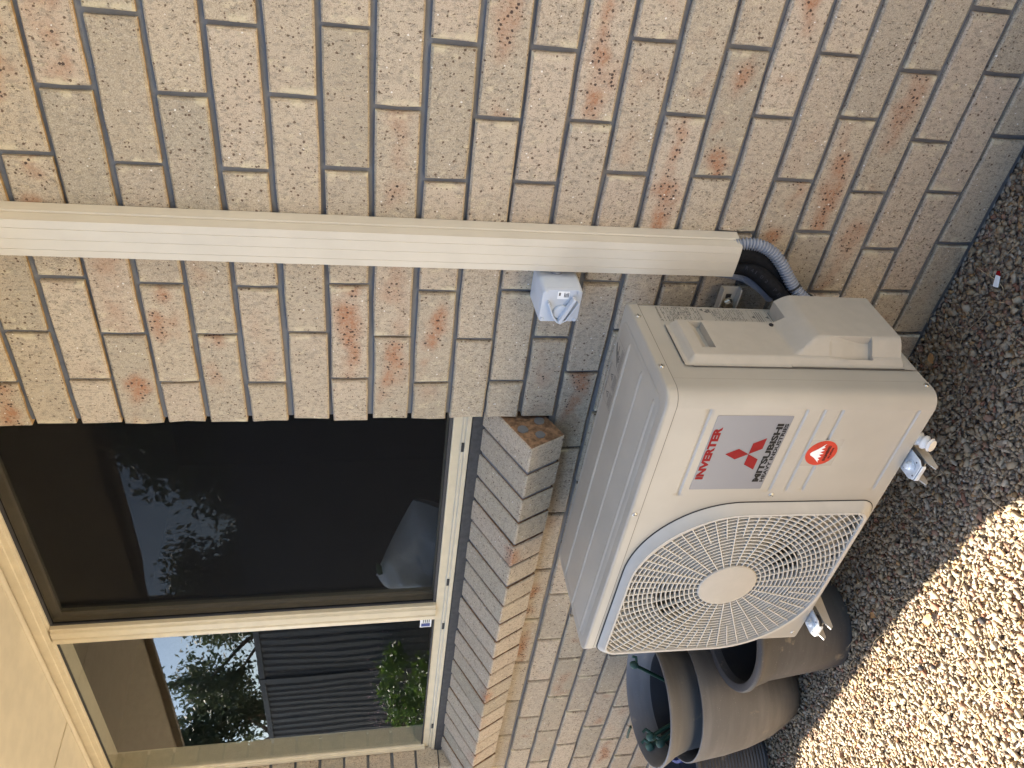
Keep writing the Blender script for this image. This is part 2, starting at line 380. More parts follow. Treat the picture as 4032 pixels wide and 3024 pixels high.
pth_ = MB(); pth_.box(-30, 12, -2.7, -1.45, -.3, .004); tag(part('bounce_strip', pth_, 'bounce_ground', bevel=0), kind='structure')  # unseen pale ground strip, added to bounce sunlight onto the shaded wall
gravel = link('gravel', rocks(), 'stone'); tag(gravel, 'loose crushed cream and brown gravel covering the ground along the wall', 'gravel', kind='stuff')

# ---------------------------------------------------------------- house: brick wall, sill, window, eaves
house = thing('brick_house', 'cream brick house wall with recessed grey mortar, aluminium window and eaves', 'house')
XR, XL = -.838, -2.585            # window opening
OFF = {-1:1,0:3,1:-4,2:-7,3:-5,4:-11,5:2,6:-1,7:-8,8:-15,9:-15,10:-12,11:-11,12:14,13:11,14:15,15:17,16:15,17:23,18:-4,19:-12,20:2,21:6}
DZ = {0:-.4,1:1.7,2:1.1,3:.9,4:1.1,5:-1.2,7:-1.4,8:-2.6,9:-2.2,10:1.7,11:1.7,12:1.8}
wm = MB(); wm.box(XR+.009, 1.6, .011, .10, -.15, 2.30); wm.box(XL-.9, XR+.009, .011, .10, -.15, .876); wm.box(XL-.9, XL-.009, .011, .10, .876, 2.30)
wall = part('wall', wm, 'mortar', house)

def brick_mesh(L, H, D=.10, seed=0, top_face=False):
    r = random.Random(seed); mb = MB()
    a, h = L/2, H/2
    ring = [(-a,-h),(-a*.35,-h),(a*.35,-h),(a,-h),(a,0),(a,h),(a*.35,h),(-a*.35,h),(-a,h),(-a,0)]
    j = lambda s: r.uniform(-s, s)
    outer = [(x+j(.0012), z+j(.0014)) for x, z in ring]
    ch = .0030
    inner = [(x-math.copysign(ch*.8+abs(j(.0012)), x), z-(math.copysign(ch*.9+abs(j(.0012)), z) if abs(z) > .01 else 0)) for x, z in outer]
    n = len(ring)
    vs = [(x, j(.0006), z) for x, z in inner]+[(x, ch*1.3, z) for x, z in outer]+[(x, D, z) for x, z in ring]
    mb.add(vs, [tuple(range(n))], 0)
    for i in range(n): mb.add(vs, [(i, n+i, n+(i+1) % n, (i+1) % n)], 0)
    for i in range(n): mb.add(vs, [(n+i, 2*n+i, 2*n+(i+1) % n, n+(i+1) % n)], 1 if i < 3 else 0)
    # drop the duplicated vertices of the repeated add calls
    out = MB(); out.v = vs; out.f = [tuple(i % len(vs) for i in f) for f in mb.f]; out.mi = mb.mi
    return out
BM = {}
def get_brick(L, H):
    key = (round(L*200), round(H*1000)); lst = BM.setdefault(key, [])
    if len(lst) < 6:
        me = brick_mesh(L, H, seed=len(lst)*31+key[0]).mesh('brick'); me.materials.append(M['brick']); me.materials.append(M['body']); lst.append(me); return me
    return random.choice(lst)
far = MB()      # courses outside the picture, joined
nb = 0
for c in range(-5, 23):
    zc = 1.852-.086*c+DZ.get(c, 0)/1000; off = OFF.get(c, random.uniform(-8, 8))/1000
    base = (0 if c % 2 == 0 else -.12)+off
    edges = [base+.24*k for k in range(-16, 8)]
    for k in range(len(edges)-1):
        x0 = edges[k]+.005+random.uniform(-.0012, .0012); x1 = edges[k+1]-.005+random.uniform(-.0012, .0012)
        spans = [(x0, x1)]
        if c <= 11:
            spans = []
            e = XR+random.uniform(-.003, .002)
            if x1 > e+.02: spans.append((max(x0, e), x1))
            e2 = XL+random.uniform(-.002, .002)
            if x0 < e2-.02: spans.append((x0, min(x1, e2)))
        for a, b in spans:
            if b-a < .025: continue
            vis = (b > -.9 and a < .30 and c >= -3) or (c >= 12 and b > -2.95 and a < .30) or (b > -2.62 and a < XL and 0 <= c <= 11)
            if c > 21: vis = False
            L = b-a; me = get_brick(L, .076)
            dx = (a+b)/2; dy = random.uniform(-.0012, .0012)
            if vis:
                o = bpy.data.objects.new('brick', me); COL.objects.link(o); o.parent = wall; o.location = (dx, dy, zc+random.uniform(-.0008, .0008))
                o.rotation_euler = (random.uniform(-.006, .006), random.uniform(-.004, .004), random.uniform(-.003, .003)); nb += 1
            elif c < 22:
                far.box(a, b, 0, .1, zc-.038, zc+.038)
fo = part('brick_courses', far, ['brick', 'body'], wall, bevel=0); fo['kind'] = 'stuff'

# rowlock sill: bricks on edge, falling outward
TH = math.atan2(.5, 1)
sl = Vector((0, -math.cos(TH), -math.sin(TH)))          # down the slope, outward
up = Vector((0, -math.sin(TH), math.cos(TH)))            # out of the top face
nose = Vector((0, -.1005, .9375))                         # front top edge
def sill_brick(seed):
    r = random.Random(seed); mb = MB(); t = .038; Lb = .215; Hh = .098; ch = .003
    j = lambda s: r.uniform(-s, s)
    # local: x thickness, s = distance back from the nose up the slope, u = up
    prof = [(Lb,0),(Lb*.66,j(.0008)),(Lb*.33,j(.0008)),(ch,0),(0,-ch),(j(.0008),-Hh*.5),(0,-Hh+ch),(ch,-Hh),(Lb,-Hh)]
    def P(x, s, u): return Vector((x, 0, 0))-sl*s+up*u
    n = len(prof)
    jx = [j(.0012) for _ in prof]
    rows = [[P(-t, s+(ch if s < .004 else 0)*0, u-(ch if i < 4 else 0)) if False else P(-t+jx[i], s+(ch if 4 <= i <= 6 else 0), u-(ch if i < 4 else 0)) for i, (s, u) in enumerate(prof)],
            [P(-t+ch+jx[i], s, u) for i, (s, u) in enumerate(prof)], [P(t-ch+jx[i], s, u) for i, (s, u) in enumerate(prof)],
            [P(t+jx[i], s+(ch if 4 <= i <= 6 else 0), u-(ch if i < 4 else 0)) for i, (s, u) in enumerate(prof)]]
    vs = [p for row in rows for p in row]; fs = []; mi = []
    for a in range(3):
        for i in range(n):
            k = (i+1) % n; fs.append((a*n+i, a*n+k, (a+1)*n+k, (a+1)*n+i)); mi.append(0 if i < 7 else 1)
    fs += [tuple(range(n)), tuple(range(3*n, 4*n))]; mi += [1, 1]
    mb.v = vs; mb.f = fs; mb.mi = mi; return mb
sbm = []
for k in range(6):
    me = sill_brick(k).mesh('brick'); me.materials.append(M['brick']); me.materials.append(M['cut']); sbm.append(me)
sm = MB()
def SP(x, s, u): p = nose-sl*s+up*u; return (x, p.y, p.z)
x0s, x1s = -.8475, XL-.02
sv = [SP(x, s, u) for x in (x0s-.006, x1s) for s, u in ((.006, -.006), (.21, -.006), (.21, -.092), (.006, -.092))]
sm.add(sv, [(0,1,2,3), (7,6,5,4), (0,4,5,1), (1,5,6,2), (2,6,7,3), (3,7,4,0)])
sill = part('window_sill', sm, 'mortar', house)
x = x0s-.038; k = 0
while x > x1s-.02:
    o = bpy.data.objects.new('brick', sbm[(k*5+k//3) % 6]); COL.objects.link(o); o.parent = sill
    o.location = nose+Vector((x, 0, 0))+up*random.uniform(-.0015, .0015)+sl*random.uniform(-.002, .002); o.rotation_euler = (random.uniform(-.008, .008), 0, random.uniform(-.004, .004))
    x -= .086+random.uniform(-.0012, .0012); k += 1
for s, u, r in ((.065, -.022, .0125), (.032, -.048, .0115), (.070, -.074, .0125)):    # mortar filled core holes on the cut end
    pl = MB(); c = Vector(SP(x0s, s, u)); n = 14; rr = random.Random(int(s*1000))
    ring = [c-sl*math.cos(2*PI*i/n)*r*rr.uniform(.88, 1.1)+up*math.sin(2*PI*i/n)*r*rr.uniform(.88, 1.1) for i in range(n)]
    pl.add([p+Vector((.0025, 0, 0)) for p in ring]+[p-Vector((.004, 0, 0)) for p in ring], [tuple(range(n))]+[(i, (i+1) % n, n+(i+1) % n, n+i) for i in range(n)])
    part('mortar_plug', pl, 'mortar', sill)

# window
WL, WR, WB, WT = XL+.004, XR+.03, 1.047, 2.208
YF = .070
win = MB()
win.prism([(YF,WB),(YF,WB+.012),(YF+.006,WB+.012),(YF+.006,WB+.020),(YF+.012,WB+.020),(YF+.012,WB+.044),(YF+.03,WB+.044),(YF+.03,WB+.036),(YF+.085,WB+.036),(YF+.085,WB)], 'x', WL, WR)
win.prism([(YF,WT),(YF,WT-.024),(YF+.003,WT-.024),(YF+.003,WT-.038),(YF+.010,WT-.038),(YF+.010,WT-.044),(YF+.085,WT-.044),(YF+.085,WT)], 'x', WL, WR)
win.prism([(WL,YF),(WL+.018,YF),(WL+.018,YF+.006),(WL+.026,YF+.006),(WL+.026,YF+.085),(WL,YF+.085)], 'z', WB+.036, WT-.044)
win.box(WR-.03, WR, YF, YF+.085, WB+.036, WT-.044)
window = part('window', win, 'cream', house, bevel=.0015)
mu = MB()
mx0, mx1 = -1.742, -1.672
mu.prism([(mx0,YF+.004),(mx0+.006,YF-.001),(mx0+.026,YF-.004),(mx0+.030,YF+.002),(mx0+.034,YF-.003),(mx0+.058,YF-.003),(mx0+.061,YF+.004),(mx1,YF+.004),(mx1,YF+.06),(mx0,YF+.06)], 'z', WB+.0445, WT-.0445)
part('mullion', mu, 'cream', window, bevel=.0012)
sa = MB()          # sliding sash rails behind the fly screen
sa.box(mx1, WR-.03, YF+.042, YF+.066, WT-.066, WT-.045); sa.box(mx1, WR-.03, YF+.042, YF+.066, WB+.037, WB+.054); sa.box(mx1, mx1+.012, YF+.042, YF+.066, WB+.054, WT-.066)
part('sash', sa, 'cream', window, bevel=.002)
ga = MB(); ga.box(WL+.026, mx0, YF+.009, YF+.0125, WB+.0445, WB+.049); ga.box(mx1+.001, WR-.03, YF+.016, YF+.024, WB+.0445, WB+.053); ga.box(mx1+.001, WR-.03, YF+.016, YF+.024, WT-.052, WT-.0445); ga.box(WL+.026, mx0, YF+.009, YF+.0125, WT-.050, WT-.0445); ga.box(mx1+.001, mx1+.007, YF+.016, YF+.024, WB+.053, WT-.052)
part('gasket', ga, 'rubber', window)
gl = MB(); gl.box(WL+.026, mx0, YF+.013, YF+.018, WB+.0445, WT-.0445); part('pane', gl, 'glass', window)
gl = MB(); gl.box(mx1+.012, WR-.03, YF+.052, YF+.056, WB+.054, WT-.066); part('pane', gl, 'glass2', window)
fs = MB(); fs.add([(mx1+.004, YF+.020, WB+.05), (WR-.03, YF+.020, WB+.05), (WR-.03, YF+.020, WT-.05), (mx1+.004, YF+.020, WT-.05)], [(0, 1, 2, 3)]); part('fly_screen', fs, 'mesh', window)
for x in (-1.02, -1.575, -1.80, -2.43):
    wh = MB(); wh.box(x, x+.030, YF+.0035, YF+.0058, WB+.0125, WB+.0195); part('weep_slot', wh, 'seam', window)
st = MB(); st.box(XL, XR+.02, YF-.004, YF+.03, 1.010, WB-.001); part('sealant', st, 'sealant', window)
lb = MB(); lb.box(mx0-.052, mx0-.006, YF+.0115, YF+.0127, 1.10, 1.135); sk = part('glass_sticker', lb, 'white', window)
lb = MB(); lb.box(mx0-.047, mx0-.031, YF+.0106, YF+.0113, 1.104, 1.131); part('blue_mark', lb, 'blue', sk)
lb = MB(); [lb.box(mx0-.027, mx0-.011, YF+.0106, YF+.0113, 1.106+.006*i, 1.1085+.006*i) for i in range(4)]; part('printed_lines', lb, 'green', sk)

# eaves
ev = MB(); ev.box(-9, 4, -.56, .18, 2.2095, 2.222); eaves = part('eaves', ev, 'soffit', house)
e2 = MB(); e2.prism([(.046,2.2098),(.046,2.206),(.050,2.2035),(.062,2.2035),(.066,2.2065),(.066,2.2098)], 'x', -3.4, 1.6); part('soffit_mould', e2, 'soffit', eaves, smooth=50)
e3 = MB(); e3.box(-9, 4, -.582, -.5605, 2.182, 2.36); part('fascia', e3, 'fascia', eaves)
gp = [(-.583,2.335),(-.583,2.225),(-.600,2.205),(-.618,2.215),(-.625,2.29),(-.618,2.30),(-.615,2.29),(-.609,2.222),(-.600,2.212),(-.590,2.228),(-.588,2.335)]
e4 = MB(); shadow_bow = [(-9, .034), (-3.9, .030), (-3.5, .020), (-3.0, .011), (-2.76, -.004), (-2.62, -.020), (-2.45, -.078), (-2.2, -.09), (4, -.10)]  # outward bow of the gutter is invented, it shapes the shadow edge on the gravel
V = [(x, y+(o if y < -.599 else 0), z) for x, o in shadow_bow for y, z in gp]; n = len(gp)
e4.add(V, [(q*n+i, q*n+(i+1) % n, (q+1)*n+(i+1) % n, (q+1)*n+i) for q in range(len(shadow_bow)-1) for i in range(n)]+[tuple(range(n)), tuple(range((len(shadow_bow)-1)*n, len(shadow_bow)*n))]); part('gutter', e4, 'fascia', eaves)
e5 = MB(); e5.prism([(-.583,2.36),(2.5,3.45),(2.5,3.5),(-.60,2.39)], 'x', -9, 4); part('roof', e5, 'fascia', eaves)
for x in (-2.14, -.35):
    e6 = MB(); e6.box(x-.02, x+.02, -.555, .044, 2.2062, 2.2092); part('cover_strip', e6, 'soffit', eaves)
# the room behind the glass
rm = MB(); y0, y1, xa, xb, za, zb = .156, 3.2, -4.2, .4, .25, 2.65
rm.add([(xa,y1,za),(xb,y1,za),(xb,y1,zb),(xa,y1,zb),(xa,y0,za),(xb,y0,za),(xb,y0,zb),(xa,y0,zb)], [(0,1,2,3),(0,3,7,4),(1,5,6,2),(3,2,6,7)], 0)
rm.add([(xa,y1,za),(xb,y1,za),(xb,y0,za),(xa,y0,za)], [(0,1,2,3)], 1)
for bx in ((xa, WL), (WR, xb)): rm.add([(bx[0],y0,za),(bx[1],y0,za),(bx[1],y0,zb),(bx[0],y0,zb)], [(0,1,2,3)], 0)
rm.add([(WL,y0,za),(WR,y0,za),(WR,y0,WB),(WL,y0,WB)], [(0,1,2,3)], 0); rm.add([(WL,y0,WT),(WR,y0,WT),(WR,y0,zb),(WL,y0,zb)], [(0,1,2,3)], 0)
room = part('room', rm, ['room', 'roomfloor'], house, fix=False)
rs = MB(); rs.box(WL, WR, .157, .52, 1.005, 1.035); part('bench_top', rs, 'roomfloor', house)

# ---------------------------------------------------------------- pillow behind the glass
pw = MB(); nu, nv = 26, 20; top = []; bot = []
for i in range(nu+1):
    ra, rb = [], []
    for j in range(nv+1):
        u, v = i/nu*2-1, j/nv*2-1
        b = (max(0, 1-abs(u)**2.4)*max(0, 1-abs(v)**2.4))**.5
        pin = 1-.10*(u*u*v*v)
        wv = .020*math.sin(9*u+3*v)*math.sin(5*v-4*u)*b+.011*math.sin(17*u-8*v)*b
        x, z = u*.25*pin*(1-.05*(1-v*v)), v*.155*pin*(1-.05*(1-u*u))
        ra.append((x, -.085*b-.002+wv, z)); rb.append((x, .085*b+.002, z))
    top.append(ra); bot.append(rb)
pw.grid(top, nu+1, nv+1); pw.grid(bot, nu+1, nv+1)
pil = part('pillow', pw, 'pillow', smooth=180); pil.location = (-1.64, .245, 1.108); pil.rotation_euler = (math.radians(-22), math.radians(14), math.radians(-6)); pil.scale = (.95, .9, .82)
tag(pil, 'white crumpled pillow behind the screened glass, low in the window', 'pillow')

hp = thing('house_plant', 'yellow green leafy house plant sprig beside the white pillow indoors', 'plant', (-1.80, .34, 1.036))
q = MB(); q.tube([(0, 0, 0), (.01, -.02, .08), (.03, -.05, .16), (.05, -.07, .20)], [.004, .0035, .003, .002], 6); part('stem', q, 'shrub', hp, smooth=60)
for k, (px, py, pz, a, el, L) in enumerate(((.05, -.07, .20, 2.6, .5, .075), (.05, -.07, .20, -.4, .7, .08), (.035, -.055, .17, 1.2, .2, .07), (.03, -.05, .15, -1.5, .3, .08), (.02, -.04, .12, 3.6, .1, .07))):
    q = MB(); P = []
    for i in range(7):
        u = i/6; w_ = .24*L*math.sin(PI*u)**.8; c = u*L; P.append([(c, -w_, .15*w_-c*u*.35), (c, 0, -c*u*.35), (c, w_, .15*w_-c*u*.35)])
    q.grid(P, 7, 3); part('leaf', q, 'shrub', hp, smooth=180, mat4=Matrix.Translation((px, py, pz)) @ Matrix.Rotation(a, 4, 'Z') @ Matrix.Rotation(-el, 4, 'Y'))

# ---------------------------------------------------------------- air conditioner outdoor unit
rv = Vector((-0.011, 0.021, 0.012))
AC4 = Matrix.Translation((-.45475, -.084158, .796928)) @ Matrix.Rotation(rv.length, 4, rv.normalized())
ac = thing('air_conditioner', 'ivory air conditioner outdoor unit with round fan grille mounted low on brick wall', 'air conditioner', mat4=AC4)
AW, AD, AH = .780, .290, .534
HX, HZ = -.513, -.267             # fan centre
RC = .030                         # front corner radius
def arc(cx, cy, r, a0, a1, n=8): return [(cx+r*math.cos(math.radians(a0+(a1-a0)*i/n)), cy+r*math.sin(math.radians(a0+(a1-a0)*i/n))) for i in range(n+1)]
# top panel: plan outline (x,y), ccw
def plan(o=0.0, rb=.012):
    return arc(-rb, -rb, rb+o, 0, 90, 4)+arc(-AW+rb, -rb, rb+o, 90, 180, 4)+arc(-AW+RC, -AD+RC, RC+o, 180, 270)+arc(-RC, -AD+RC, RC+o, 270, 360)
tp = MB(); levels = [(.0015, -.0205), (.0015, -.006), (.0008, -.0022), (-.0015, -.0006), (-.004, 0.0)]
rings = [[(x, y, z) for x, y in plan(o)] for o, z in levels]; n = len(rings[0])
for a in range(len(rings)-1):
    tp.add(rings[a]+rings[a+1], [(i, (i+1) % n, n+(i+1) % n, n+i) for i in range(n)])
# inner plateau raised 2 mm
pa = rrect(-AW+.028, -.028, -AD+.022, -.020, [.018, .018, .03, .03], 8)[::1]
def plat(o, z): return [(x, y, z) for x, y in rrect(-AW+.028+o, -.028-o, -AD+.022+o, -.016-o, [.02]*4, 8)]
tp2 = MB(); pr = [plat(0, 0.0002), plat(.004, .002)]; m = len(pr[0])
tp2.add(pr[0]+pr[1], [(i, (i+1) % m, m+(i+1) % m, m+i) for i in range(m)]+[tuple(range(m, 2*m))])
tp.add(rings[-1], [tuple(range(n))])
sm_ = MB(); A1 = [(x, y, -.0200) for x, y in plan(.0004)]; A2 = [(x, y, -.0222) for x, y in plan(.0004)]; sm_.add(A1+A2, [(i, (i+1) % n, n+(i+1) % n, n+i) for i in range(n)])
top_panel = part('top_panel', tp, 'ac', ac, smooth=50)
part('lid_seam', sm_, 'ink', top_panel)
part('raised_plateau', tp2, 'ac', top_panel, smooth=30)
for yy in (-.080, -.166, -.246):
    rb_ = MB(); P = []
    xs = [-.046, -.050, -.058]+[-.06-.05*i for i in range(1, 14)]+[-.752, -.760, -.764]
    for k, xx in enumerate(xs):
        hh = .0026 if 1 < k < len(xs)-2 else (.0 if k in (0, len(xs)-1) else .0016)
        wdt = .0042 if hh else .001
        P.append([(xx, yy-wdt*1.3, .0020), (xx, yy-wdt*.6, .002+hh*.8), (xx, yy, .002+hh), (xx, yy+wdt*.6, .002+hh*.8), (xx, yy+wdt*1.3, .0020)])
    rb_.grid(P, len(P), 5); part('rib', rb_, 'ac', top_panel, smooth=180)
# front panel wraps both corners; grooves pressed into the right third; round hole for the fan
fp = MB(); zt, zb_ = -.0215, -AH
cr = [(-.0, -.242)]+arc(-RC, -AD+RC, RC, 0, -90, 8)
fp.add([(x, y, zt) for x, y in cr]+[(x, y, zb_) for x, y in cr], [(i, i+1, len(cr)+i+1, len(cr)+i) for i in range(len(cr)-1)])
cl = [(-AW, -.242)]+arc(-AW+RC, -AD+RC, RC, 180, 270, 8)
fp.add([(x, y, zt) for x, y in cl]+[(x, y, zb_) for x, y in cl], [(i, i+1, len(cl)+i+1, len(cl)+i) for i in range(len(cl)-1)])
grooves = [(-.086, -.027, -.252), (-.273, -.026, -.244), (-.3085, -.026, -.243), (-.3445, -.026, -.243), (-.502, -.025, -.243)]
zs = sorted(set([zt, zb_]+[gz+d for gz, _, _ in grooves for d in (-.0042, -.0028, -.0014, 0, .0014, .0028, .0042)]+[zt+(zb_-zt)*i/20 for i in range(21)]), reverse=True)
xs = [-RC, -.0305, -.033, -.06, -.10, -.15, -.20, -.236, -.240, -.243, -.247, -.251, -.2535, -.262]
def gd(x, z):
    d = 0
    for gz, xr, xl in grooves:
        if abs(z-gz) < .0044:
            f = min(1, max(0, (xr-x-.003)/.004))*min(1, max(0, (x-xl-.001)/.004))
            d = max(d, f*{0: 1, 14: .92, 28: .5, 42: 0}[min((0, 14, 28, 42), key=lambda q: abs(q-abs(z-gz)*1e4))])
    return d*.0035
fp.grid([[(x, -AD+gd(x, z), z) for z in zs] for x in xs], len(xs), len(zs))
# ring around the fan hole
xr, xl = -.262, -AW+RC; R0 = .223
angs = sorted(set([2*PI*i/96 for i in range(96)]+[math.atan2(zz-HZ, xx-HX) % (2*PI) for xx in (xr, xl) for zz in (zt, zb_)]))
def ray_rect(a):
    c, s = math.cos(a), math.sin(a); t = 1e9
    if c > 1e-9: t = min(t, (xr-HX)/c)
    if c < -1e-9: t = min(t, (xl-HX)/c)
    if s > 1e-9: t = min(t, (zt-HZ)/s)
    if s < -1e-9: t = min(t, (zb_-HZ)/s)
    return HX+c*t, HZ+s*t
k = len(angs)
ro = [(*ray_rect(a),) for a in angs]
vs = [(p[0], -AD, p[1]) for p in ro]+[(HX+R0*math.cos(a), -AD, HZ+R0*math.sin(a)) for a in angs]+[(HX+(R0-.008)*math.cos(a), -AD+.012, HZ+(R0-.008)*math.sin(a)) for a in angs]+[(HX+(R0-.008)*math.cos(a), -AD+.06, HZ+(R0-.008)*math.sin(a)) for a in angs]
fp.add(vs, [(q*k+i, q*k+(i+1) % k, (q+1)*k+(i+1) % k, (q+1)*k+i) for q in range(3) for i in range(k)])
front = part('front_panel', fp, 'ac', ac, smooth=40)
# side and back sheets
sd = MB(); sp_ = [(-.0012, -.2415), (-.0012, -.012)]+arc(-.012, -.012, .0108, 0, 90, 4)+arc(-AW+.012, -.012, .0108, 90, 180, 4)+[(-AW+.0012, -.2415)]
sd.add([(x, y, zt) for x, y in sp_]+[(x, y, zb_) for x, y in sp_], [(i, i+1, len(sp_)+i+1, len(sp_)+i) for i in range(len(sp_)-1)])
sidep = part('side_panel', sd, 'ac', ac, smooth=40)
bt = MB(); bp_ = [(x, y, zb_+.0008) for x, y in plan(-.0018)]; bt.add(bp_+[(x, y, zb_+.02) for x, y, _ in bp_], [tuple(range(n))]+[(i, (i+1) % n, n+(i+1) % n, n+i) for i in range(n)]); part('base_pan', bt, 'ac', ac)
sq = MB(); sq.box(-.0013, -.0004, -.2424, -.2412, zt, zb_); part('panel_seam', sq, 'ink', sidep)
inn = MB(); inn.box(-AW+.004, -.004, -.010, -.004, zt, zb_+.001); inn.box(-.275, -.270, -.285, -.011, zt, zb_+.001); inn.box(-AW+.034, -.034, -.284, -.01, zt-.001, zt-.006); part('inner_wall', inn, 'dark', ac)
co_ = MB(); [co_.box(-AW+.02+.0075*i, -AW+.0222+.0075*i, -.05, -.015, -.03, -.52) for i in range(64)]; part('coil', co_, 'coil', ac)
# fan
fn = MB(); fn.lathe([(0, -.245), (.05, -.245), (.058, -.235), (.06, -.17)], 32, (HX, 0, HZ), axis='y')
for b in range(3):
    P = []
    for i in range(9):
        r = .055+.15*i/8; row = []
        for j in range(9):
            a = math.radians(120*b+(-38+9.5*j)*(1-.1*i/8)+14*i/8); row.append((HX+r*math.cos(a), -.235+.062*(j/8)+.01*i/8, HZ+r*math.sin(a)))
        P.append(row)
    fn.grid(P, 9, 9)
part('fan', fn, 'fan', ac, smooth=60)
# bezel and grille
def outl(x0, x1, z0, z1, big, small, n=18): return rrect(x0, x1, z0, z1, [big, small, big, small], n)   # corners: (x1,z1)=top right, top left, bottom left, bottom right
o0 = outl(-.779, -.273, -.5285, -.030, .205, .034); o1 = outl(-.774, -.277, -.524, -.034, .203, .032); o2 = outl(-.755, -.286, -.508, -.038, .202, .028); o3 = outl(-.748, -.290, -.501, -.042, .200, .024)
bz = MB(); nb_ = len(o0); lay = [(o0, -.2905), (o1, -.2965), (o2, -.3105), (o2, -.3125), (o3, -.3130), (o3, -.2955)]
V = [(x, y, z) for o, y in lay for x, z in o]
bz.add(V, [(q*nb_+i, q*nb_+(i+1) % nb_, (q+1)*nb_+(i+1) % nb_, (q+1)*nb_+i) for q in range(len(lay)-1) for i in range(nb_)])
grille = part('fan_grille', bz, 'grille', ac, smooth=40)
sg = MB(); oA = outl(-.7798, -.2704, -.5300, -.0272, .2065, .036); sg.add([(x, -.2904, z) for x, z in oA]+[(x, -.2912, z) for x, z in o0], [(i, (i+1) % nb_, nb_+(i+1) % nb_, nb_+i) for i in range(nb_)]); part('shadow_gap', sg, 'seam', grille)
poly3 = o3
def inside(x, z):
    c = False; j = len(poly3)-1
    for i in range(len(poly3)):
        xi, zi = poly3[i]; xj, zj = poly3[j]
        if (zi > z) != (zj > z) and x < (xj-xi)*(z-zi)/(zj-zi)+xi: c = not c
        j = i
    return c
bars = MB(); wv = .0010; ya, yb2 = -.3095, -.3010
r = .0745
while r < .345:
    ns = 180; ins = [inside(HX+r*math.cos(2*PI*(i+.5)/ns), HZ+r*math.sin(2*PI*(i+.5)/ns)) for i in range(ns)]
    for i in range(ns):
        if not ins[i]: continue
        a0, a1 = 2*PI*i/ns, 2*PI*(i+1)/ns; q = []
        for a in (a0, a1):
            for rr, yy in ((r-wv*1.15, ya), (r+wv*1.15, ya), (r+wv*.3, yb2), (r-wv*.3, yb2)): q.append((HX+rr*math.cos(a), yy, HZ+rr*math.sin(a)))
        bars.add(q, [(0,4,5,1), (1,5,6,2), (2,6,7,3), (3,7,4,0)])
    r += .0102
for sidx in range(60):
    a = math.radians(6*sidx); r0 = .064 if sidx % 2 == 0 else .161; r1 = r0
    while inside(HX+r1*math.cos(a), HZ+r1*math.sin(a)) and r1 < .4: r1 += .002
    c, s = math.cos(a), math.sin(a); q = []
    for rr in (r0, r1):
        for ww, yy in ((-wv*1.05, ya-.0006), (wv*1.05, ya-.0006), (wv*.3, yb2-.0006), (-wv*.3, yb2-.0006)): q.append((HX+rr*c-ww*s, yy, HZ+rr*s+ww*c))
    bars.add(q, [(0,4,5,1), (1,5,6,2), (2,6,7,3), (3,7,4,0)])
part('grille_bars', bars, 'bars', grille, fix=False)
hb = MB(); hb.lathe([(.0655, -.300), (.0655, -.3105), (.0640, -.3125), (.060, -.3132), (.0, -.3136)], 64, (HX, 0, HZ), axis='y'); part('hub_cap', hb, 'acp', grille, smooth=30)
# service cover on the right end: a moulded height field p(y,z)
def lerp(v, a, b, fa, fb): t = min(1, max(0, (v-a)/(b-a))); t = t*t*(3-2*t); return fa+(fb-fa)*t
def cover(y, z):
    mn = min(lerp(y, -.2055, -.186, .0025, .014), lerp(z, -.0635, -.0785, .0025, .014))
    if y > -.0785: mn = -.004
    if z < -.5030: mn = min(mn, .0025)
    bl = min(lerp(y, -.2000, -.1560, .004, .043), lerp(z, -.268, -.333, .012, .043))
    if z < -.5030 or y > -.022: bl = -.004
    if z > -.268: bl = -.004
    if y > -.0785 and z > -.300: bl = -.004
    p = max(mn, bl)
    if -.168 < y < -.082 and -.128 < z < -.0985: p -= lerp(z, -.100, -.124, .003, .017)*(1 if -.166 < y < -.084 and -.1265 < z < -.0995 else .0)
    if -.192 < y < -.160 and -.440 < z < -.352: p -= lerp(z, -.353, -.437, .001, .016)*min(1, max(0, (y+.192)/.004))
    return p
def lines(a, b, step, brk):
    v = set(np.round(np.linspace(a, b, int(round(abs(b-a)/step))+1), 5).tolist())
    for q in brk: v.update((round(q-.0004, 5), round(q+.0004, 5)))
    v = sorted(x for x in v if min(a, b) <= x <= max(a, b)); out = [v[0]]
    for x in v[1:]:
        if x-out[-1] > .00035: out.append(x)
    return out
ys = lines(-.208, -.018, .004, [-.2055, -.186, -.200, -.156, -.0785, -.022, -.168, -.166, -.084, -.082, -.192, -.188, -.160])
zs2 = lines(-.523, -.057, .005, [-.0635, -.0785, -.268, -.333, -.503, -.300, -.128, -.1265, -.0995, -.0985, -.440, -.352])
cv = MB(); cv.grid([[(cover(y, z), y, z) for z in zs2] for y in ys], len(ys), len(zs2))
cover_o = part('service_cover', cv, 'acp', ac, smooth=32)
sb = MB(); lnv = [(.0012, -.2085, -.536+.004), (.0012, -.2085, -.075), (.0012, -.204, -.0635), (.0012, -.196, -.0565), (.0012, -.092, -.0565), (.0012, -.083, -.060), (.0012, -.0790, -.066), (.0012, -.0790, -.30)]
sb.tube(lnv, .0006, 6); part('cover_seam', sb, 'ink', cover_o)
hs = MB(); hs.lathe([(.0, .0), (.0045, .0), (.0045, .002)], 14, axis='z'); ho = part('screw_recess', hs, 'dark', cover_o, mat4=Matrix.Translation((.0146, -.0895, -.271)) @ Matrix.Rotation(PI/2, 4, 'Y'))
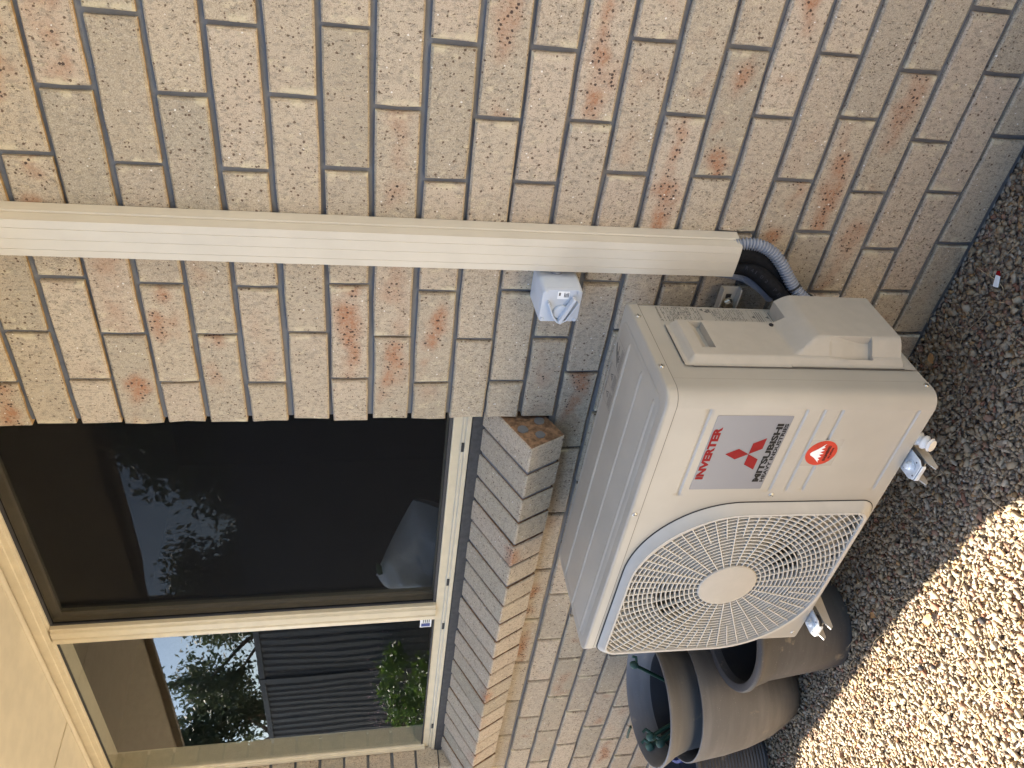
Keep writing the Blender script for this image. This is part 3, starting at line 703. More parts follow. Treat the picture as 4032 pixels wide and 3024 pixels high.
# screws
scm = MB(); scm.lathe([(.0052, 0), (.0050, .0012), (.0036, .0024), (0, .0029)], 14); scm.box(-.0036, .0036, -.0005, .0005, .0026, .0031, 1)
scme = scm.mesh('screw', 40); scme.materials.append(M['chrome']); scme.materials.append(M['seam'])
def screw(loc, d, par=ac):
    o = bpy.data.objects.new('screw', scme); COL.objects.link(o); o.parent = par; q = Vector(d).to_track_quat('Z', 'Y').to_matrix().to_4x4(); o.matrix_local = Matrix.Translation(loc) @ q @ Matrix.Rotation(random.uniform(0, 3), 4, 'Z')
for z in ((-.252, -AD, -.283), (-.296, -AD, -.521), (-.737, -AD, -.519)): screw(z, (0, -1, 0))
screw((-.301, -AD-.0015, -.011), (0, -1, 0)); screw((.0015, -.053, -.010), (1, 0, 0)); screw((.0015, -.211, -.010), (1, 0, 0)); screw((0, -.252, -.524), (1, 0, 0))
# stickers
Y1 = -AD-.0006; Y2 = -AD-.0010
lab = MB(); L4 = rrect(-.2335, -.045, -.253, -.1045, [.002]*4, 3); lab.prism(L4, 'y', Y1, -AD+.0001); label = part('brand_label', lab, 'sticker', ac); tag(label, 'silver brand label')
t = MB(); put_text(t, 'INVERTER', (-.2055, Y2, -.1230), (.1335, 0, 0), (0, 0, .0158), .055); part('lettering', t, 'red', label)
t = MB(); put_text(t, 'MITSUBISHI', (-.2135, Y2, -.2402), (.1500, 0, 0), (0, 0, .0132), .05); put_text(t, 'HEAVY INDUSTRIES', (-.2135, Y2, -.2500), (.1500, 0, 0), (0, 0, .0078), .04); part('lettering', t, 'black', label)
t = MB(); lc = Vector((-.1395, Y2, -.195)); LD = .047; hw = .0136*2
for a in (90, -30, 210):
    d = Vector((math.cos(math.radians(a)), 0, math.sin(math.radians(a)))); pz = Vector((-d.z, 0, d.x)); t.add([lc, lc+d*LD*.5+pz*hw*.5, lc+d*LD, lc+d*LD*.5-pz*hw*.5], [(0, 1, 2, 3)])
part('emblem', t, 'red', label)
t = MB(); t.box(-.172, -.104, Y1+.0004, -AD+.0001, -.380, -.312); clear = part('round_sticker', t, 'paper', ac)
t = MB(); nn = 48; ring = [(-.138+.0315*math.cos(2*PI*i/nn), -.345+.0315*math.sin(2*PI*i/nn)) for i in range(nn)]; t.prism(ring, 'y', Y1-.0001, -AD); part('orange_disc', t, 'orange', clear)
t = MB(); mt = [(-.1625,-.347),(-.150,-.334),(-.143,-.3235),(-.139,-.3215),(-.135,-.3235),(-.127,-.334),(-.1135,-.347),(-.121,-.344),(-.123,-.3475),(-.128,-.341),(-.131,-.349),(-.135,-.341),(-.139,-.350),(-.142,-.341),(-.147,-.3485),(-.150,-.342),(-.155,-.3475),(-.157,-.3445)]
t.add([(x, Y1-.0005, z) for x, z in mt], [tuple(range(len(mt)))]); part('white_mountain', t, 'white', clear)
t = MB(); put_text(t, 'ENGINEERED', (-.1575, Y1-.0005, -.3595), (.039, 0, 0), (0, 0, .0062), .03); put_text(t, 'IN JAPAN', (-.1515, Y1-.0005, -.3685), (.027, 0, 0), (0, 0, .0058), .03); part('lettering', t, 'black', clear)
# rating print on the end panel (reads from front to back)
X1 = -.0009; t = MB(); rr = random.Random(3)
def sidebar(y0, y1, z, h): t.add([(X1, y0, z), (X1, y1, z), (X1, y1, z+h), (X1, y0, z+h)], [(0, 1, 2, 3)])
put_text(t, 'MITSUBISHI HEAVY INDUSTRIES', (X1, -.054, -.0600), (0, .041, 0), (0, 0, .0036), .03)
for a in (90, -30, 210):
    lc2 = Vector((X1, -.060, -.0590)); d = Vector((0, math.cos(math.radians(a)), math.sin(math.radians(a)))); pz = Vector((0, -d.z, d.y)); t.add([lc2, lc2+d*.0022+pz*.0013, lc2+d*.0044, lc2+d*.0022-pz*.0013], [(0, 1, 2, 3)])
z = -.067
while z > -.242:
    if not (-.172 < z < -.148):
        y = -.063
        while y < -.016:
            wd = rr.uniform(.003, .010)
            if rr.random() < .72: sidebar(y, min(y+wd, -.013), z, rr.choice((.0009, .0012, .0016)))
            y += wd+rr.uniform(.001, .003)
    z -= rr.choice((.0028, .0034, .0042))
for yy in (-.0635, -.0405, -.0305, -.0130): t.add([(X1, yy, -.075), (X1, yy+.0005, -.075), (X1, yy+.0005, -.118), (X1, yy, -.118)], [(0, 1, 2, 3)])
for zz in (-.075, -.0835, -.092, -.1005, -.109, -.118, -.1455, -.1745): sidebar(-.0635, -.0125, zz, .0005)
put_text(t, '56', (X1, -.029, -.1715), (0, .0125, 0), (0, 0, .0105), .05)
for (yc, zc) in ((-.020, -.152), (-.026, -.160)): t.add([(X1, yc-.005, zc-.004), (X1, yc+.005, zc-.004), (X1, yc, zc+.004)], [(0, 1, 2)])
for yy in (-.0645, -.0150): t.add([(X1, yy, -.252), (X1, yy+.0006, -.252), (X1, yy+.0006, -.312), (X1, yy, -.312)], [(0, 1, 2, 3)])
for zz in (-.252, -.263, -.282, -.293, -.3115): sidebar(-.0645, -.0144, zz, .0006)
for zz in (-.259, -.289): t.add([(X1, -.045, zz-.003), (X1, -.035, zz-.003), (X1, -.040, zz+.0045)], [(0, 1, 2)])
for zz in (-.268, -.2725, -.277, -.298, -.3025, -.307): sidebar(-.060, -.020+rr.uniform(-.01, .002), zz, .0016)
part('rating_print', t, 'ink', sidep)
# caution print on the top
t = MB(); ZT = .00225
def topbar(x0, x1, y, h): t.add([(x0, y, ZT), (x1, y, ZT), (x1, y+h, ZT), (x0, y+h, ZT)], [(0, 1, 2, 3)])
for a, b, c, d in ((-.230, -.074, -.0675, -.0669), (-.230, -.074, -.0110, -.0104), (-.230, -.138, -.0205, -.0199)): t.add([(a, c, ZT), (b, c, ZT), (b, d, ZT), (a, d, ZT)], [(0, 1, 2, 3)])
for xx in (-.230, -.184, -.138, -.0746): t.add([(xx, -.0675, ZT), (xx+.0006, -.0675, ZT), (xx+.0006, -.0110, ZT), (xx, -.0110, ZT)], [(0, 1, 2, 3)])
put_text(t, 'WARNING', (-.217, -.0185, ZT), (.029, 0, 0), (0, .0056, 0), .02); put_text(t, 'CAUTION', (-.170, -.0185, ZT), (.029, 0, 0), (0, .0056, 0), .02)
for xx, yy, s in ((-.2245, -.0185, .0055), (-.1775, -.0185, .0055), (-.207, -.042, .015), (-.161, -.042, .015)):
    o_ = [(xx-s*.6, yy), (xx+s*.6, yy), (xx, yy+s)]; cx_, cy_ = xx, yy+s*.36; i_ = [(cx_+(px-cx_)*.62, cy_+(py-cy_)*.62) for px, py in o_]
    t.add([(px, py, ZT) for px, py in o_+i_], [(0, 1, 4, 3), (1, 2, 5, 4), (2, 0, 3, 5)]); topbar(xx-s*.06, xx+s*.06, yy+s*.25, s*.25)
for k in range(4): topbar(-.227, -.190+rr.uniform(-.004, 0), -.064+.0045*k, .0017); topbar(-.181, -.144+rr.uniform(-.004, 0), -.064+.0045*k, .0017)
for k in range(3): topbar(-.133, -.080, -.064+.0045*k, .0017)
t.add([(x_, y_, ZT) for x_, y_ in ((-.128,-.046),(-.112,-.030),(-.102,-.022),(-.090,-.016),(-.086,-.019),(-.094,-.026),(-.101,-.0305),(-.099,-.034),(-.104,-.036),(-.109,-.036),(-.124,-.0475))], [tuple(range(11))])
t.add([(x_, y_, ZT) for x_, y_ in ((-.130,-.049),(-.106,-.0405),(-.084,-.0365),(-.084,-.0335),(-.106,-.0375),(-.129,-.046))], [(0,1,4,5),(1,2,3,4)])
t.add([(x_, y_, ZT) for x_, y_ in ((-.118,-.047),(-.113,-.052),(-.1115,-.047),(-.107,-.051),(-.106,-.0465),(-.101,-.0495),(-.101,-.0445),(-.110,-.0435))], [tuple(range(8))])
part('caution_print', t, 'ink', top_panel)
# feet, front pair in view
for fx in (-.160, -.683):
    ft = MB(); pl = [(-.025, .06), (-.025, -.022), (-.018, -.033), (.018, -.033), (.025, -.022), (.025, .06)]
    ft.prism([(fx+a, -.292+b) for a, b in pl], 'z', -.5445, -.5415); ft.prism([(fx+a, -.292+b) for a, b in ((-.020, -.0335), (.020, -.0335), (.017, -.0365), (-.017, -.0365))], 'z', -.5430, -.5520)
    foot = part('foot', ft, 'steel', ac, bevel=.0012)
    bo = MB(); bo.lathe([(.013, -.5413), (.013, -.5398), (.0085, -.5396), (.0085, -.5350), (.0062, -.5335), (.0062, -.5300), (.0050, -.5285), (0, -.5285)], 6 if False else 18, (fx, -.304, 0)); part('bolt', bo, 'steel', foot, smooth=30)
    hd = MB()
    for px, py in ((-.016, -.292), (.016, -.312), (-.012, -.319)): hd.lathe([(0, -.5412), (.0018, -.5412), (.0018, -.5414)], 8, (fx+px, py, 0))
    part('hole', hd, 'seam', foot)
    rbm = MB(); rbm.lathe([(.0, -.5448), (.021, -.5448), (.023, -.549), (.020, -.556), (0, -.556)], 20, (fx, -.303, 0)); part('rubber_mount', rbm, 'seam', foot, smooth=40)
dh = MB(); pth = smooth_path([(-.112, -.235, -.530), (-.113, -.262, -.541), (-.111, -.283, -.551), (-.106, -.306, -.560)], 8); dh.tube(pth, [.0125+.0016*(1 if (i//2) % 2 else -1) for i in range(len(pth)-2)]+[.0118, .0118], 16); part('drain_hose', dh, 'hose', ac, smooth=60)

# ---------------------------------------------------------------- wall bracket
wb = thing('wall_bracket', 'ivory steel wall bracket with bolted rail carrying the air conditioner', 'bracket', mat4=AC4)
rl = MB(); rx0, rx1 = .006, -.76; zc_ = -.248; yb_ = .066
rl.prism([(yb_, zc_-.021), (yb_-.018, zc_-.021), (yb_-.018, zc_-.018), (yb_-.003, zc_-.018), (yb_-.003, zc_+.018), (yb_-.018, zc_+.018), (yb_-.018, zc_+.021), (yb_, zc_+.021)], 'x', rx0, rx1); rail = part('rail', rl, 'acp', wb)
sl_ = MB(); sl_.box(-.062, -.012, yb_-.0038, yb_-.0033, zc_-.007, zc_+.005); part('slot', sl_, 'dark', rail)
for fx in (-.160, -.683):
    am = MB(); am.prism([(yb_-.004, -.557), (-.318, -.557), (-.336, -.566), (-.330, -.574), (-.10, -.600), (yb_-.004, -.600)], 'x', fx+.020, fx+.0225); am.prism([(yb_-.004, -.557), (-.318, -.557), (-.336, -.566), (-.330, -.574), (-.10, -.600), (yb_-.004, -.600)], 'x', fx-.020, fx-.0225)
    am.box(fx-.020, fx+.020, -.316, yb_-.004, -.5600, -.5572); part('arm', am, 'acp', wb)
    um = MB(); um.box(fx-.02, fx+.02, yb_-.0225, yb_-.0190, -.62, -.20); part('upright', um, 'acp', wb)
for bx_ in (-.027, -.45):
    bo = MB(); bo.lathe([(.0, -.024), (.0085, -.024), (.0095, -.021), (.0095, -.014), (.013, -.0135), (.013, -.0095), (.005, -.009), (.005, 0)], 6, axis='y'); part('bolt', bo, 'chrome', wb, mat4=Matrix.Translation((bx_, yb_-.004, zc_+.003)))

# ---------------------------------------------------------------- duct, pipes, conduit
dprof = [(0,0),(-.002,-.012),(-.004,-.020),(-.0065,-.0215),(-.006,-.026),(-.0105,-.043),(-.024,-.0445),(-.0245,-.0438),(-.0255,-.0438),(-.026,-.0447),(-.044,-.0450),(-.0445,-.0443),(-.0455,-.0443),(-.046,-.0450),(-.064,-.0447),(-.0645,-.0438),(-.0655,-.0438),(-.066,-.0445),(-.0795,-.043),(-.084,-.026),(-.0835,-.0215),(-.086,-.020),(-.088,-.012),(-.090,0)]
inner = [(-.003-(x+.003)*0 if False else -.045+(x+.045)*.955, y*.95) for x, y in dprof][::-1]
du = MB(); du.prism(dprof+inner, 'z', 0, 1.63); duct = part('pipe_duct', du, 'duct', smooth=20)
duct.location = (-.3385, -.0012, .564); duct.rotation_euler = (0, math.radians(.70), 0); tag(duct, 'long cream plastic pipe cover duct running up the brick wall', 'duct')
def resample(P, step):
    out = [P[0].copy()]; acc = 0
    for p, q in zip(P, P[1:]):
        L = (q-p).length; d = step-acc
        while d <= L: out.append(p+(q-p)*(d/L)); d += step
        acc = L-(d-step)
    return out
def corr(P, r, amp, pitch):
    P = resample(P, pitch/4); return P, [r+amp*(1 if i % 4 < 2 else -1) for i in range(len(P))]
cp = smooth_path([(-.372,-.022,.640),(-.364,-.023,.600),(-.356,-.025,.570),(-.349,-.029,.547),(-.349,-.036,.522),(-.358,-.044,.498),(-.374,-.054,.479),(-.390,-.064,.465),(-.404,-.073,.455),(-.418,-.082,.443),(-.431,-.094,.428),(-.444,-.104,.408),(-.462,-.112,.380)], 12)
fc = MB(); cp, cr_ = corr(cp, .0112, .0019, .0062); fc.tube(cp, cr_, 16); cond = part('corrugated_conduit', fc, 'conduit', smooth=60); tag(cond, 'thick grey corrugated conduit curving from the duct to the unit', 'conduit')
ti = MB(); i0 = min(range(1, len(cp)-1), key=lambda i: (cp[i]-Vector((-.418, -.082, .443))).length); d_ = (cp[i0+1]-cp[i0-1]).normalized(); ti.tube([cp[i0]-d_*.0020, cp[i0]+d_*.0020], .0134, 16); part('cable_tie', ti, 'seam', cond)
b1 = smooth_path([(-.398,-.021,.640),(-.402,-.022,.590),(-.404,-.025,.548),(-.404,-.035,.527),(-.409,-.048,.510),(-.420,-.062,.492),(-.432,-.076,.475),(-.445,-.092,.461),(-.454,-.106,.450),(-.462,-.122,.436)], 8)
fb = MB(); fb.tube(b1, [.0175-.0022*math.exp(-((i-50)/1.2)**2) for i in range(len(b1))], 16); ip = part('insulated_pipe', fb, 'foam', smooth=60); tag(ip, 'black foam insulated pipe with faint pale printing, nearest the unit', 'pipe')
lt = MB()
for ci, ch in enumerate('R410a PE'):
    k_ = 21+ci*4
    if ch == ' ' : continue
    p_ = b1[k_]; dd = (b1[k_+1]-b1[k_-1]).normalized(); out_ = (Vector((.3, -1.3, 1.3))-p_); out_ = (out_-dd*out_.dot(dd)).normalized(); sidev = out_.cross(dd)
    put_text(lt, ch, p_+out_*.0179-sidev*.0035, dd*(.0018 if ch == '1' else .0052), sidev*.0072, .0)
part('lettering', lt, 'faint', ip)
b2 = smooth_path([(-.378,-.021,.640),(-.376,-.022,.590),(-.375,-.024,.544),(-.377,-.026,.526),(-.385,-.030,.502),(-.401,-.036,.479),(-.421,-.044,.462),(-.441,-.054,.448),(-.462,-.066,.43)], 8)
fb = MB(); fb.tube(b2, .0205, 16); ip2 = part('insulated_pipe', fb, 'foam', smooth=60); tag(ip2, 'plain black foam insulated pipe tucked behind the grey conduit', 'pipe')
c2 = smooth_path([(-.418,-.013,.640),(-.424,-.014,.590),(-.430,-.016,.544),(-.435,-.017,.522),(-.448,-.018,.496),(-.465,-.018,.470),(-.486,-.018,.445)], 14)
c2, cr_ = corr(c2, .0098, .0012, .0042); fc = MB(); fc.tube(c2, cr_, 14); cd2 = part('corrugated_conduit', fc, 'conduit', smooth=60); tag(cd2, 'thin grey corrugated conduit flat against bricks under black pipe', 'conduit')
ca = MB(); ca.tube(smooth_path([(-.405,-.052,.452),(-.423,-.056,.426),(-.439,-.062,.409),(-.451,-.070,.384),(-.474,-.080,.343)], 8), .0055, 10); cab = part('power_cable', ca, 'seam', smooth=60); tag(cab, 'thin black cable passing below the grey conduit', 'cable')

# ---------------------------------------------------------------- isolator switch
iso = thing('isolator_switch', 'pale grey weatherproof isolator switch box on the bricks beside the duct', 'switch', (-.4660, 0, .9295))
ib = MB(); A_ = rrect(-.0400, .0400, -.042, .042, [.010]*4, 5); B_ = rrect(-.0385, .0385, -.041, .041, [.010]*4, 5); n_ = len(A_)
V = [(x, -.0005, z) for x, z in A_]+[(x, -.076, z) for x, z in B_]+[(x*.985, -.0785, z*.985) for x, z in B_]
ib.add(V, [(q*n_+i, q*n_+(i+1) % n_, (q+1)*n_+(i+1) % n_, (q+1)*n_+i) for q in range(2) for i in range(n_)]+[tuple(range(2*n_, 3*n_))]); part('box', ib, 'iso', iso, smooth=35)
ic = MB(); C_ = rrect(-.0375, .0375, -.040, .040, [.008]*4, 5); V = [(x, -0.0786, z) for x, z in C_]+[(x, -0.0835, z) for x, z in C_]+[(x*.975, -0.0855, z*.975) for x, z in C_]
ic.add(V, [(q*n_+i, q*n_+(i+1) % n_, (q+1)*n_+(i+1) % n_, (q+1)*n_+i) for q in range(2) for i in range(n_)]+[tuple(range(2*n_, 3*n_))]); cov = part('cover', ic, 'iso', iso, smooth=35)
for sx, sz in ((-1,-1),(1,-1),(-1,1),(1,1)):
    q = MB(); q.lathe([(.0042, -0.0856), (.0042, -0.0872), (.0034, -0.0880), (0, -0.0880)], 16, (sx*.0318, 0, sz*.0335), axis='y'); part('screw_cap', q, 'iso', cov, smooth=30)
dl = MB(); dl.lathe([(.0155, -0.0857), (.0155, -0.0895), (.0145, -0.0910), (0, -0.0912)], 32, (-.013, 0, -.002), axis='y'); part('dial', dl, 'iso', iso, smooth=30)
def fin(pts, w, y0, y1, name):
    q = MB()
    for a, b in zip(pts, pts[1:]):
        d = Vector((b[0]-a[0], b[1]-a[1])).normalized(); p = Vector((-d.y, d.x))*w; e = d*w*.4
        q.prism([(a[0]-e.x+p.x, a[1]-e.y+p.y), (b[0]+e.x+p.x, b[1]+e.y+p.y), (b[0]+e.x-p.x, b[1]+e.y-p.y), (a[0]-e.x-p.x, a[1]-e.y-p.y)], 'y', y0, y1)
    return part(name, q, 'iso', iso, bevel=.0008)
fin([(-.032, .000), (.022, -.0225)], .0036, -0.0895, -0.1005, 'handle'); 
fin([(-.033, .0035), (-.022, .013), (.012, .0275)], .0015, -0.0854, -0.0965, 'guard_fin'); fin([(-.034, -.0045), (-.028, -.014), (.012, -.0325)], .0015, -0.0854, -0.0965, 'guard_fin')
q = MB(); q.add([(.016, -0.0862, -.014), (.034, -0.0862, -.014), (.034, -0.0862, .010), (.016, -0.0862, .010)], [(0, 1, 2, 3)]); lo = part('rating_sticker', q, 'white', iso)
q = MB(); [q.add([(.0205, -0.0866, -.0125+.0026*k), (.031-.001*(k % 3), -0.0866, -.0125+.0026*k), (.031-.001*(k % 3), -0.0866, -.0110+.0026*k), (.0205, -0.0866, -.0110+.0026*k)], [(0, 1, 2, 3)]) for k in range(4)]; q.add([(.024, -0.0866, .004), (.031, -0.0866, .004), (.031, -0.0866, .0075), (.024, -0.0866, .0075)], [(0, 1, 2, 3)]); part('printed_lines', q, 'ink', lo)
q = MB(); put_text(q, 'OFF', (.000, -0.0859, .0175), (.010, 0, .004), (-.0016, 0, .004), .0); put_text(q, 'ON', (.006, -0.0859, -.027), (.008, 0, -.0035), (.0018, 0, .004), .0); part('moulded_words', q, 'conduit', iso)
gn = MB(); gp_ = [(.038+.0011*i, -.022, .002) for i in range(16)]; gn.tube(gp_, [.0125+.0012*(1 if i % 4 < 2 else -1) for i in range(len(gp_))], 16); part('conduit_gland', gn, 'conduit', iso, smooth=60)

# ---------------------------------------------------------------- pots
def pot(name, label, c, prof, mat, n=72):
    mb = MB(); mb.lathe(prof, n); b0 = len(mb.v); mb.v.append((0, 0, prof[0][1])); mb.f += [((i+1) % n, i, b0) for i in range(n)]; mb.mi += [0]*n
    b1 = len(mb.v); mb.v.append((0, 0, prof[-1][1])); k = (len(prof)-1)*n; mb.f += [(k+i, k+(i+1) % n, b1) for i in range(n)]; mb.mi += [0]*n
    o = part(name, mb, mat, smooth=40); o.location = c; return tag(o, label, 'pot', 'empty plant pots beside the wall')
potB = pot('plant_pot', 'smooth taupe bellied pot holding another pot inside its mouth', (-1.826, -.197, .004),
    [(.088, 0), (.097, .004), (.118, .04), (.146, .10), (.166, .17), (.180, .25), (.187, .32), (.1905, .357), (.190, .361), (.187, .362), (.183, .357), (.176, .30), (.160, .18), (.130, .08), (.09, .03)], 'potB')
potA = pot('plant_pot', 'wide rimmed taupe pot set inside another, with green stakes standing in it', (-1.836, -.200, .150),
    [(.115, 0), (.122, .004), (.138, .12), (.150, .215), (.166, .262), (.176, .278), (.186, .296), (.1895, .303), (.1895, .309), (.186, .311), (.180, .307), (.168, .288), (.157, .270), (.148, .255), (.1465, .245), (.141, .238), (.128, .10), (.115, .02)], 'potA')
potC = pot('plant_pot', 'charcoal pot with thick pale rolled rim standing below the fan grille', (-1.466, -.203, .004),
    [(0.1131, 0.0000), (0.1229, 0.0044), (0.1277, 0.0326), (0.1365, 0.1306), (0.1443, 0.2122), (0.1453, 0.2339), (0.1506, 0.2361), (0.1540, 0.2524), (0.1589, 0.2698), (0.1648, 0.2807), (0.1692, 0.2872), (0.1696, 0.2938), (0.1658, 0.2992), (0.1560, 0.3008), (0.1462, 0.2970), (0.1423, 0.2851), (0.1394, 0.2394), (0.1326, 0.1306), (0.1190, 0.0218)], 'potC')
for pp, pr_ in ((potA, [(.1425, .246), (.1405, .240), (.126, .10), (.112, .022), (.0, .021)]), (potC, [(.1398, .277), (.1375, .24), (.1310, .13), (.117, .024), (.0, .023)])):
    q = MB(); q.lathe(pr_, 64); part('interior_darkener', q, 'dark', pp, smooth=60)  # near-black inner surface, added to darken the pot interior
rp = [(.125, 0), (.135, .004)]+[(.137+.035*i/40+(.0022 if i % 2 else -.0012), .01+.24*i/40) for i in range(41)]+[(.180, .256), (.186, .262), (.186, .272), (.180, .275), (.172, .27), (.165, .2), (.13, .02)]
potD = pot('plant_pot', 'dark ribbed plastic pot at the picture edge next to the bellied pot', (-2.215, -.235, .004), rp, 'potD')
bk = MB(); bk.lathe([(.10, 0), (.105, .004), (.125, .24), (.128, .262), (.136, .264), (.136, .278), (.126, .280), (.122, .27), (.10, .02)], 40); bucket = part('bucket', bk, 'blue', smooth=40); bucket.location = (-2.105, -.142, .004); bucket.scale = (.95, .95, 1.05)
tag(bucket, 'blue plastic bucket wedged behind the stacked pots', 'bucket')
def stake(label, a, b, r=.006, cap=True):
    t_ = thing('garden_stake', label, 'stake', a, 'green stakes in the rimmed pot'); a = Vector(a); b = Vector(b)-a
    q = MB(); q.tube([(0,0,0), b], r, 8); part('shaft', q, 'green', t_, smooth=60)
    if cap:
        d = b.normalized(); e = d.orthogonal().normalized(); q = MB(); q.tube([b-d*.012, b-d*.004, b+d*.006, b+d*.012], [r*1.5, r*2.3, r*2.0, r*1.2], 8); q.tube([b-d*.004+e*r*2, b+d*.004+e*r*4.2, b+d*.016+e*r*3.6], r*.8, 6); part('clip', q, 'greenpale', t_, smooth=60)
stake('green stake leaning alone toward the far rim of the pot', (-1.915, -.205, .20), (-1.788, -.106, .486), .0055)
stake('green stake with a broken clip, nearest the wall side rim of the cluster', (-1.865, -.19, .20), (-1.978, -.276, .440), .0065)
stake('green stake with pale square clip in the middle of the cluster', (-1.85, -.19, .20), (-1.934, -.266, .445), .0065)
stake('short green stake lowest in the cluster', (-1.83, -.21, .20), (-1.888, -.310, .438), .006)
q = MB(); q.tube([(0,0,0),(.035,.0,.004),(.07,.004,.002)], .005, 8); gs = part('green_tie', q, 'green', smooth=60); gs.location = (-2.43, -.03, .345)
tag(gs, 'small dark green tie poking up behind the rimmed pot', 'tie')

# ---------------------------------------------------------------- litter on the gravel
def straw(n):
    mb = MB(); r = random.Random(11)
    for _ in range(n):
        x, y = r.uniform(-2.3, -.2), r.uniform(-1.0, -.02); a = r.uniform(0, 6.3); L = r.uniform(.03, .16); c = r.uniform(-1, 1)
        pts = []
        for k in range(7):
            s = k/6*L; aa = a+c*k/6; x += math.cos(aa)*L/6; y = min(y+math.sin(aa)*L/6, -.006); pts.append((x, y, .013+.006*math.sin(k*1.3+a)))
        mb.tube(pts, r.uniform(.00035, .0008), 4, caps=False)
    return mb
so = part('dry_straw', straw(170), 'dry', smooth=180, fix=False); tag(so, 'thin dry grass stems and twigs scattered over the gravel', 'straw', kind='stuff')
for i, (px, py, s) in enumerate(((-.951, -.544, .0085), (-.993, -.463, .006), (-1.042, -.521, .006), (-1.202, -.506, .007), (-1.164, -.527, .006))):
    q = MB(); q.lathe([(0, -s), (s*.6, -s*.8), (s, 0), (s*.75, s*.7), (0, s)], 10); o = part('seed_pod', q, 'nut', smooth=60); o.location = (px, py, .012+s*.6)
    tag(o, ['largest black seed pod, in sun among straw, farthest from the wall', 'black seed pod in sun closest to the shadow edge', 'black seed pod on sunlit gravel a hand width from the largest pod', 'dark seed pod of the adjacent pair, the one nearer the plant pots', 'dark seed pod of the adjacent pair, the one farther from the pots'][i], 'seed pod', 'seed pods on the gravel')
for i, (px, py, a, L, lb_) in enumerate(((-1.092, -.449, .4, .035, 'curled yellow brown leaf in sun at the edge of the shade'), (-.611, -.073, 1.2, .030, 'brown curled leaf on shaded gravel near the wall base'), (-1.255, -.326, 2.2, .028, 'yellowish dry leaf on shaded gravel in front of unit'))):
    q = MB(); P = []
    for k in range(9):
        u = k/8; w_ = math.sin(PI*u)**.8*.28*L; P.append([((u-.5)*L, -w_, .004+.25*w_), ((u-.5)*L, 0, .006*math.sin(PI*u)), ((u-.5)*L, w_, .004+.3*w_)])
    q.grid(P, 9, 3); o = part('dry_leaf', q, 'dryleaf', smooth=180); o.location = (px, py, .016); o.rotation_euler = (.2, .15, a); tag(o, lb_, 'leaf', 'dry leaves on the gravel')
q = MB(); q.prism([(-.014, -.006), (.010, -.007), (.014, .003), (-.010, .006)], 'z', 0, .002); o = part('wrapper_scrap', q, 'white', bevel=.0005); o.location = (-.373, -.116, .014); o.rotation_euler = (.25, .2, .7); tag(o, 'small white and red wrapper scrap on gravel near the wall', 'litter')
q2 = MB(); q2.prism([(.010, -.007), (.022, -.004), (.022, .002), (.014, .003)], 'z', 0, .002); part('red_end', q2, 'red', o)

# ---------------------------------------------------------------- across the passage: fence, shrubs, trees (seen in the glass)
fen = thing('steel_fence', 'dark grey ribbed steel fence across the passage, mirrored in the window', 'fence', (0, -3.6, 0))
pos = [-13.0+2.37*i for i in range(9)]
for i, x in enumerate(pos):
    q = MB(); q.box(x-.03, x+.03, -.03, .03, -.1, 2.44); part('post', q, 'fence', fen)
    if i < len(pos)-1:
        prof = []; u = x+.03; k = 0
        while u < x+2.34-.001: prof += [(u, 0), (u+.06, 0), (u+.08, -.018), (u+.11, -.018)]; u += .131
        q = MB(); prof = [(min(a, x+2.34), b) for a, b in prof]; q.add([(a, b, .05) for a, b in prof]+[(a, b, 2.37) for a, b in prof], [(j, j+1, len(prof)+j+1, len(prof)+j) for j in range(len(prof)-1)]); part('sheet', q, 'fence', fen, fix=False)
        for za_, zb2 in ((2.37, 2.43), (.03, .09)):
            q = MB(); q.box(x+.031, x+2.339, -.022, .022, za_, zb2); part('rail', q, 'fence', fen)
def leaves(mb, c, R, n, s0, s1, seed, shell=.5, droop=0):
    r = np.random.default_rng(seed)
    d = r.normal(size=(n, 3)); d /= np.linalg.norm(d, axis=1)[:, None]
    P = np.array(c)+d*np.array(R)*((shell+(1-shell)*r.random(n))*r.uniform(.55, 1.0, n))[:, None]
    t = r.normal(size=(n, 3)); t[:, 2] -= droop*1.5; t /= np.linalg.norm(t, axis=1)[:, None]
    b = np.cross(t, r.normal(size=(n, 3))); b /= np.linalg.norm(b, axis=1)[:, None]
    L = r.uniform(s0, s1, n)[:, None]; w_ = L*.2
    q = np.stack([P, P+t*L*.45+b*w_, P+t*L, P+t*L*.45-b*w_], 1).reshape(-1, 3)
    mb.add(q.tolist(), [(4*i, 4*i+1, 4*i+2, 4*i+3) for i in range(n)])
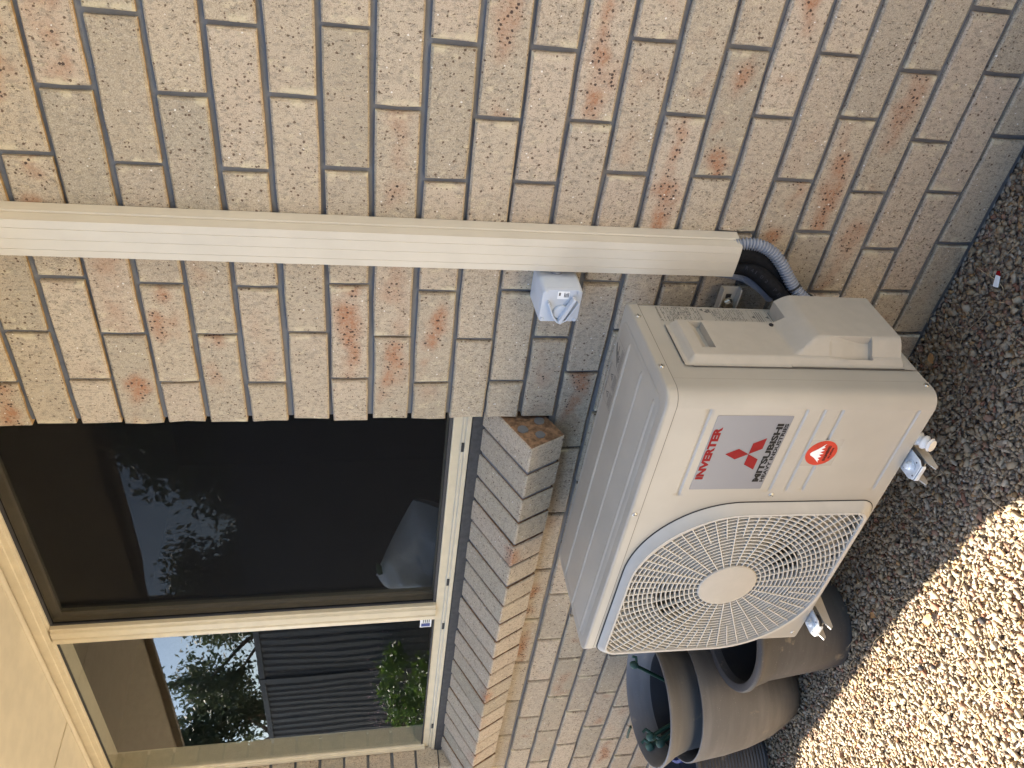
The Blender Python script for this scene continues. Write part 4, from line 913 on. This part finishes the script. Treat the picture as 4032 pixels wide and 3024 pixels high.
def shrub(label, x, y, h, rad, seed, fl):
    t_ = thing('flowering_shrub', label, 'shrub', (x, y, 0), 'shrubs along the fence'); r = random.Random(seed)
    q = MB()
    for k in range(9):
        a = r.uniform(0, 6.28); q.tube([(0, 0, 0), (rad*.35*math.cos(a), rad*.35*math.sin(a), h*.5), (rad*.7*math.cos(a+.3), rad*.7*math.sin(a+.3), h*r.uniform(.8, 1.15))], [.012, .008, .003], 6)
    part('stems', q, 'bark', t_, smooth=60)
    q = MB()
    for k in range(16): leaves(q, (r.uniform(-1, 1)*rad, r.uniform(-.6, .6)*rad, h*r.uniform(.2, .95)), (rad*.34, rad*.34, h*.15), 230, .035, .075, seed*10+k, .3)
    part('foliage', q, 'shrub', t_, fix=False)
    if fl:
        q = MB()
        for k in range(160): 
            a = r.uniform(0, 6.28); d = r.uniform(.2, 1)*rad; leaves(q, (d*math.cos(a), d*math.sin(a), h*r.uniform(.75, 1.12)), (.01, .01, .01), 3, .012, .022, seed*99+k)
        part('blossom', q, 'flower', t_, fix=False)
shrub('bushy green shrub with pink flowers in front of the fence, larger', -7.75, -3.05, 1.10, .62, 3, True)
shrub('low bushy green shrub at the far end of the fence', -8.95, -3.10, .98, .55, 4, False)
def tree(label, x, y, h, seed, lean=0):
    t_ = thing('gum_tree', label, 'tree', (x, y, 0), 'trees beyond the fence'); r = random.Random(seed); q = MB(); tips = []
    def limb(p, d, L, rad, lev):
        pts = [p]; dd = d.copy()
        for k in range(4): dd = (dd+Vector((r.uniform(-.2, .2), r.uniform(-.2, .2), r.uniform(-.05, .15)))).normalized(); pts.append(pts[-1]+dd*L/4)
        q.tube(pts, [rad*(1-.14*i) for i in range(5)], 7 if lev < 2 else 5)
        if lev >= 3: tips.append(pts[-1]); tips.append(pts[2]); return
        for k in range(3 if lev else 4):
            a = r.uniform(0, 6.28); e = (dd+Vector((math.cos(a), math.sin(a), r.uniform(-.1, .5)))*.75).normalized(); limb(pts[-1 if k % 2 else 3], e, L*r.uniform(.5, .72), rad*.5, lev+1)
    limb(Vector((0, 0, 0)), Vector((lean, 0, 1)).normalized(), h*.34, h*.024, 0)
    part('trunk', q, 'bark', t_, smooth=60); q = MB()
    for i, p in enumerate(tips): leaves(q, p, (h*.085, h*.085, h*.075), 160, .05, .12, seed*500+i, .1, .6)
    part('crown', q, 'gum', t_, fix=False)
for i, (x, y, h, ln, lb_) in enumerate(((-8.6, -5.2, 5.2, .05, 'tall gum tree with open crown behind the middle of the fence'), (-10.6, -5.6, 5.6, -.08, 'slender gum tree second farthest along behind the fence'), (-6.9, -5.4, 5.0, .1, 'spreading gum tree behind the nearer half of the fence'),
        (-5.2, -5.0, 5.2, -.12, 'leaning gum tree nearest of the group behind the fence'), (-12.8, -6.2, 6.2, .06, 'gum tree farthest along behind the fence'), (-9.5, -7.2, 7.0, -.05, 'taller gum tree set well back from the fence'))):
    tree(lb_, x, y, h, 21+i, ln)
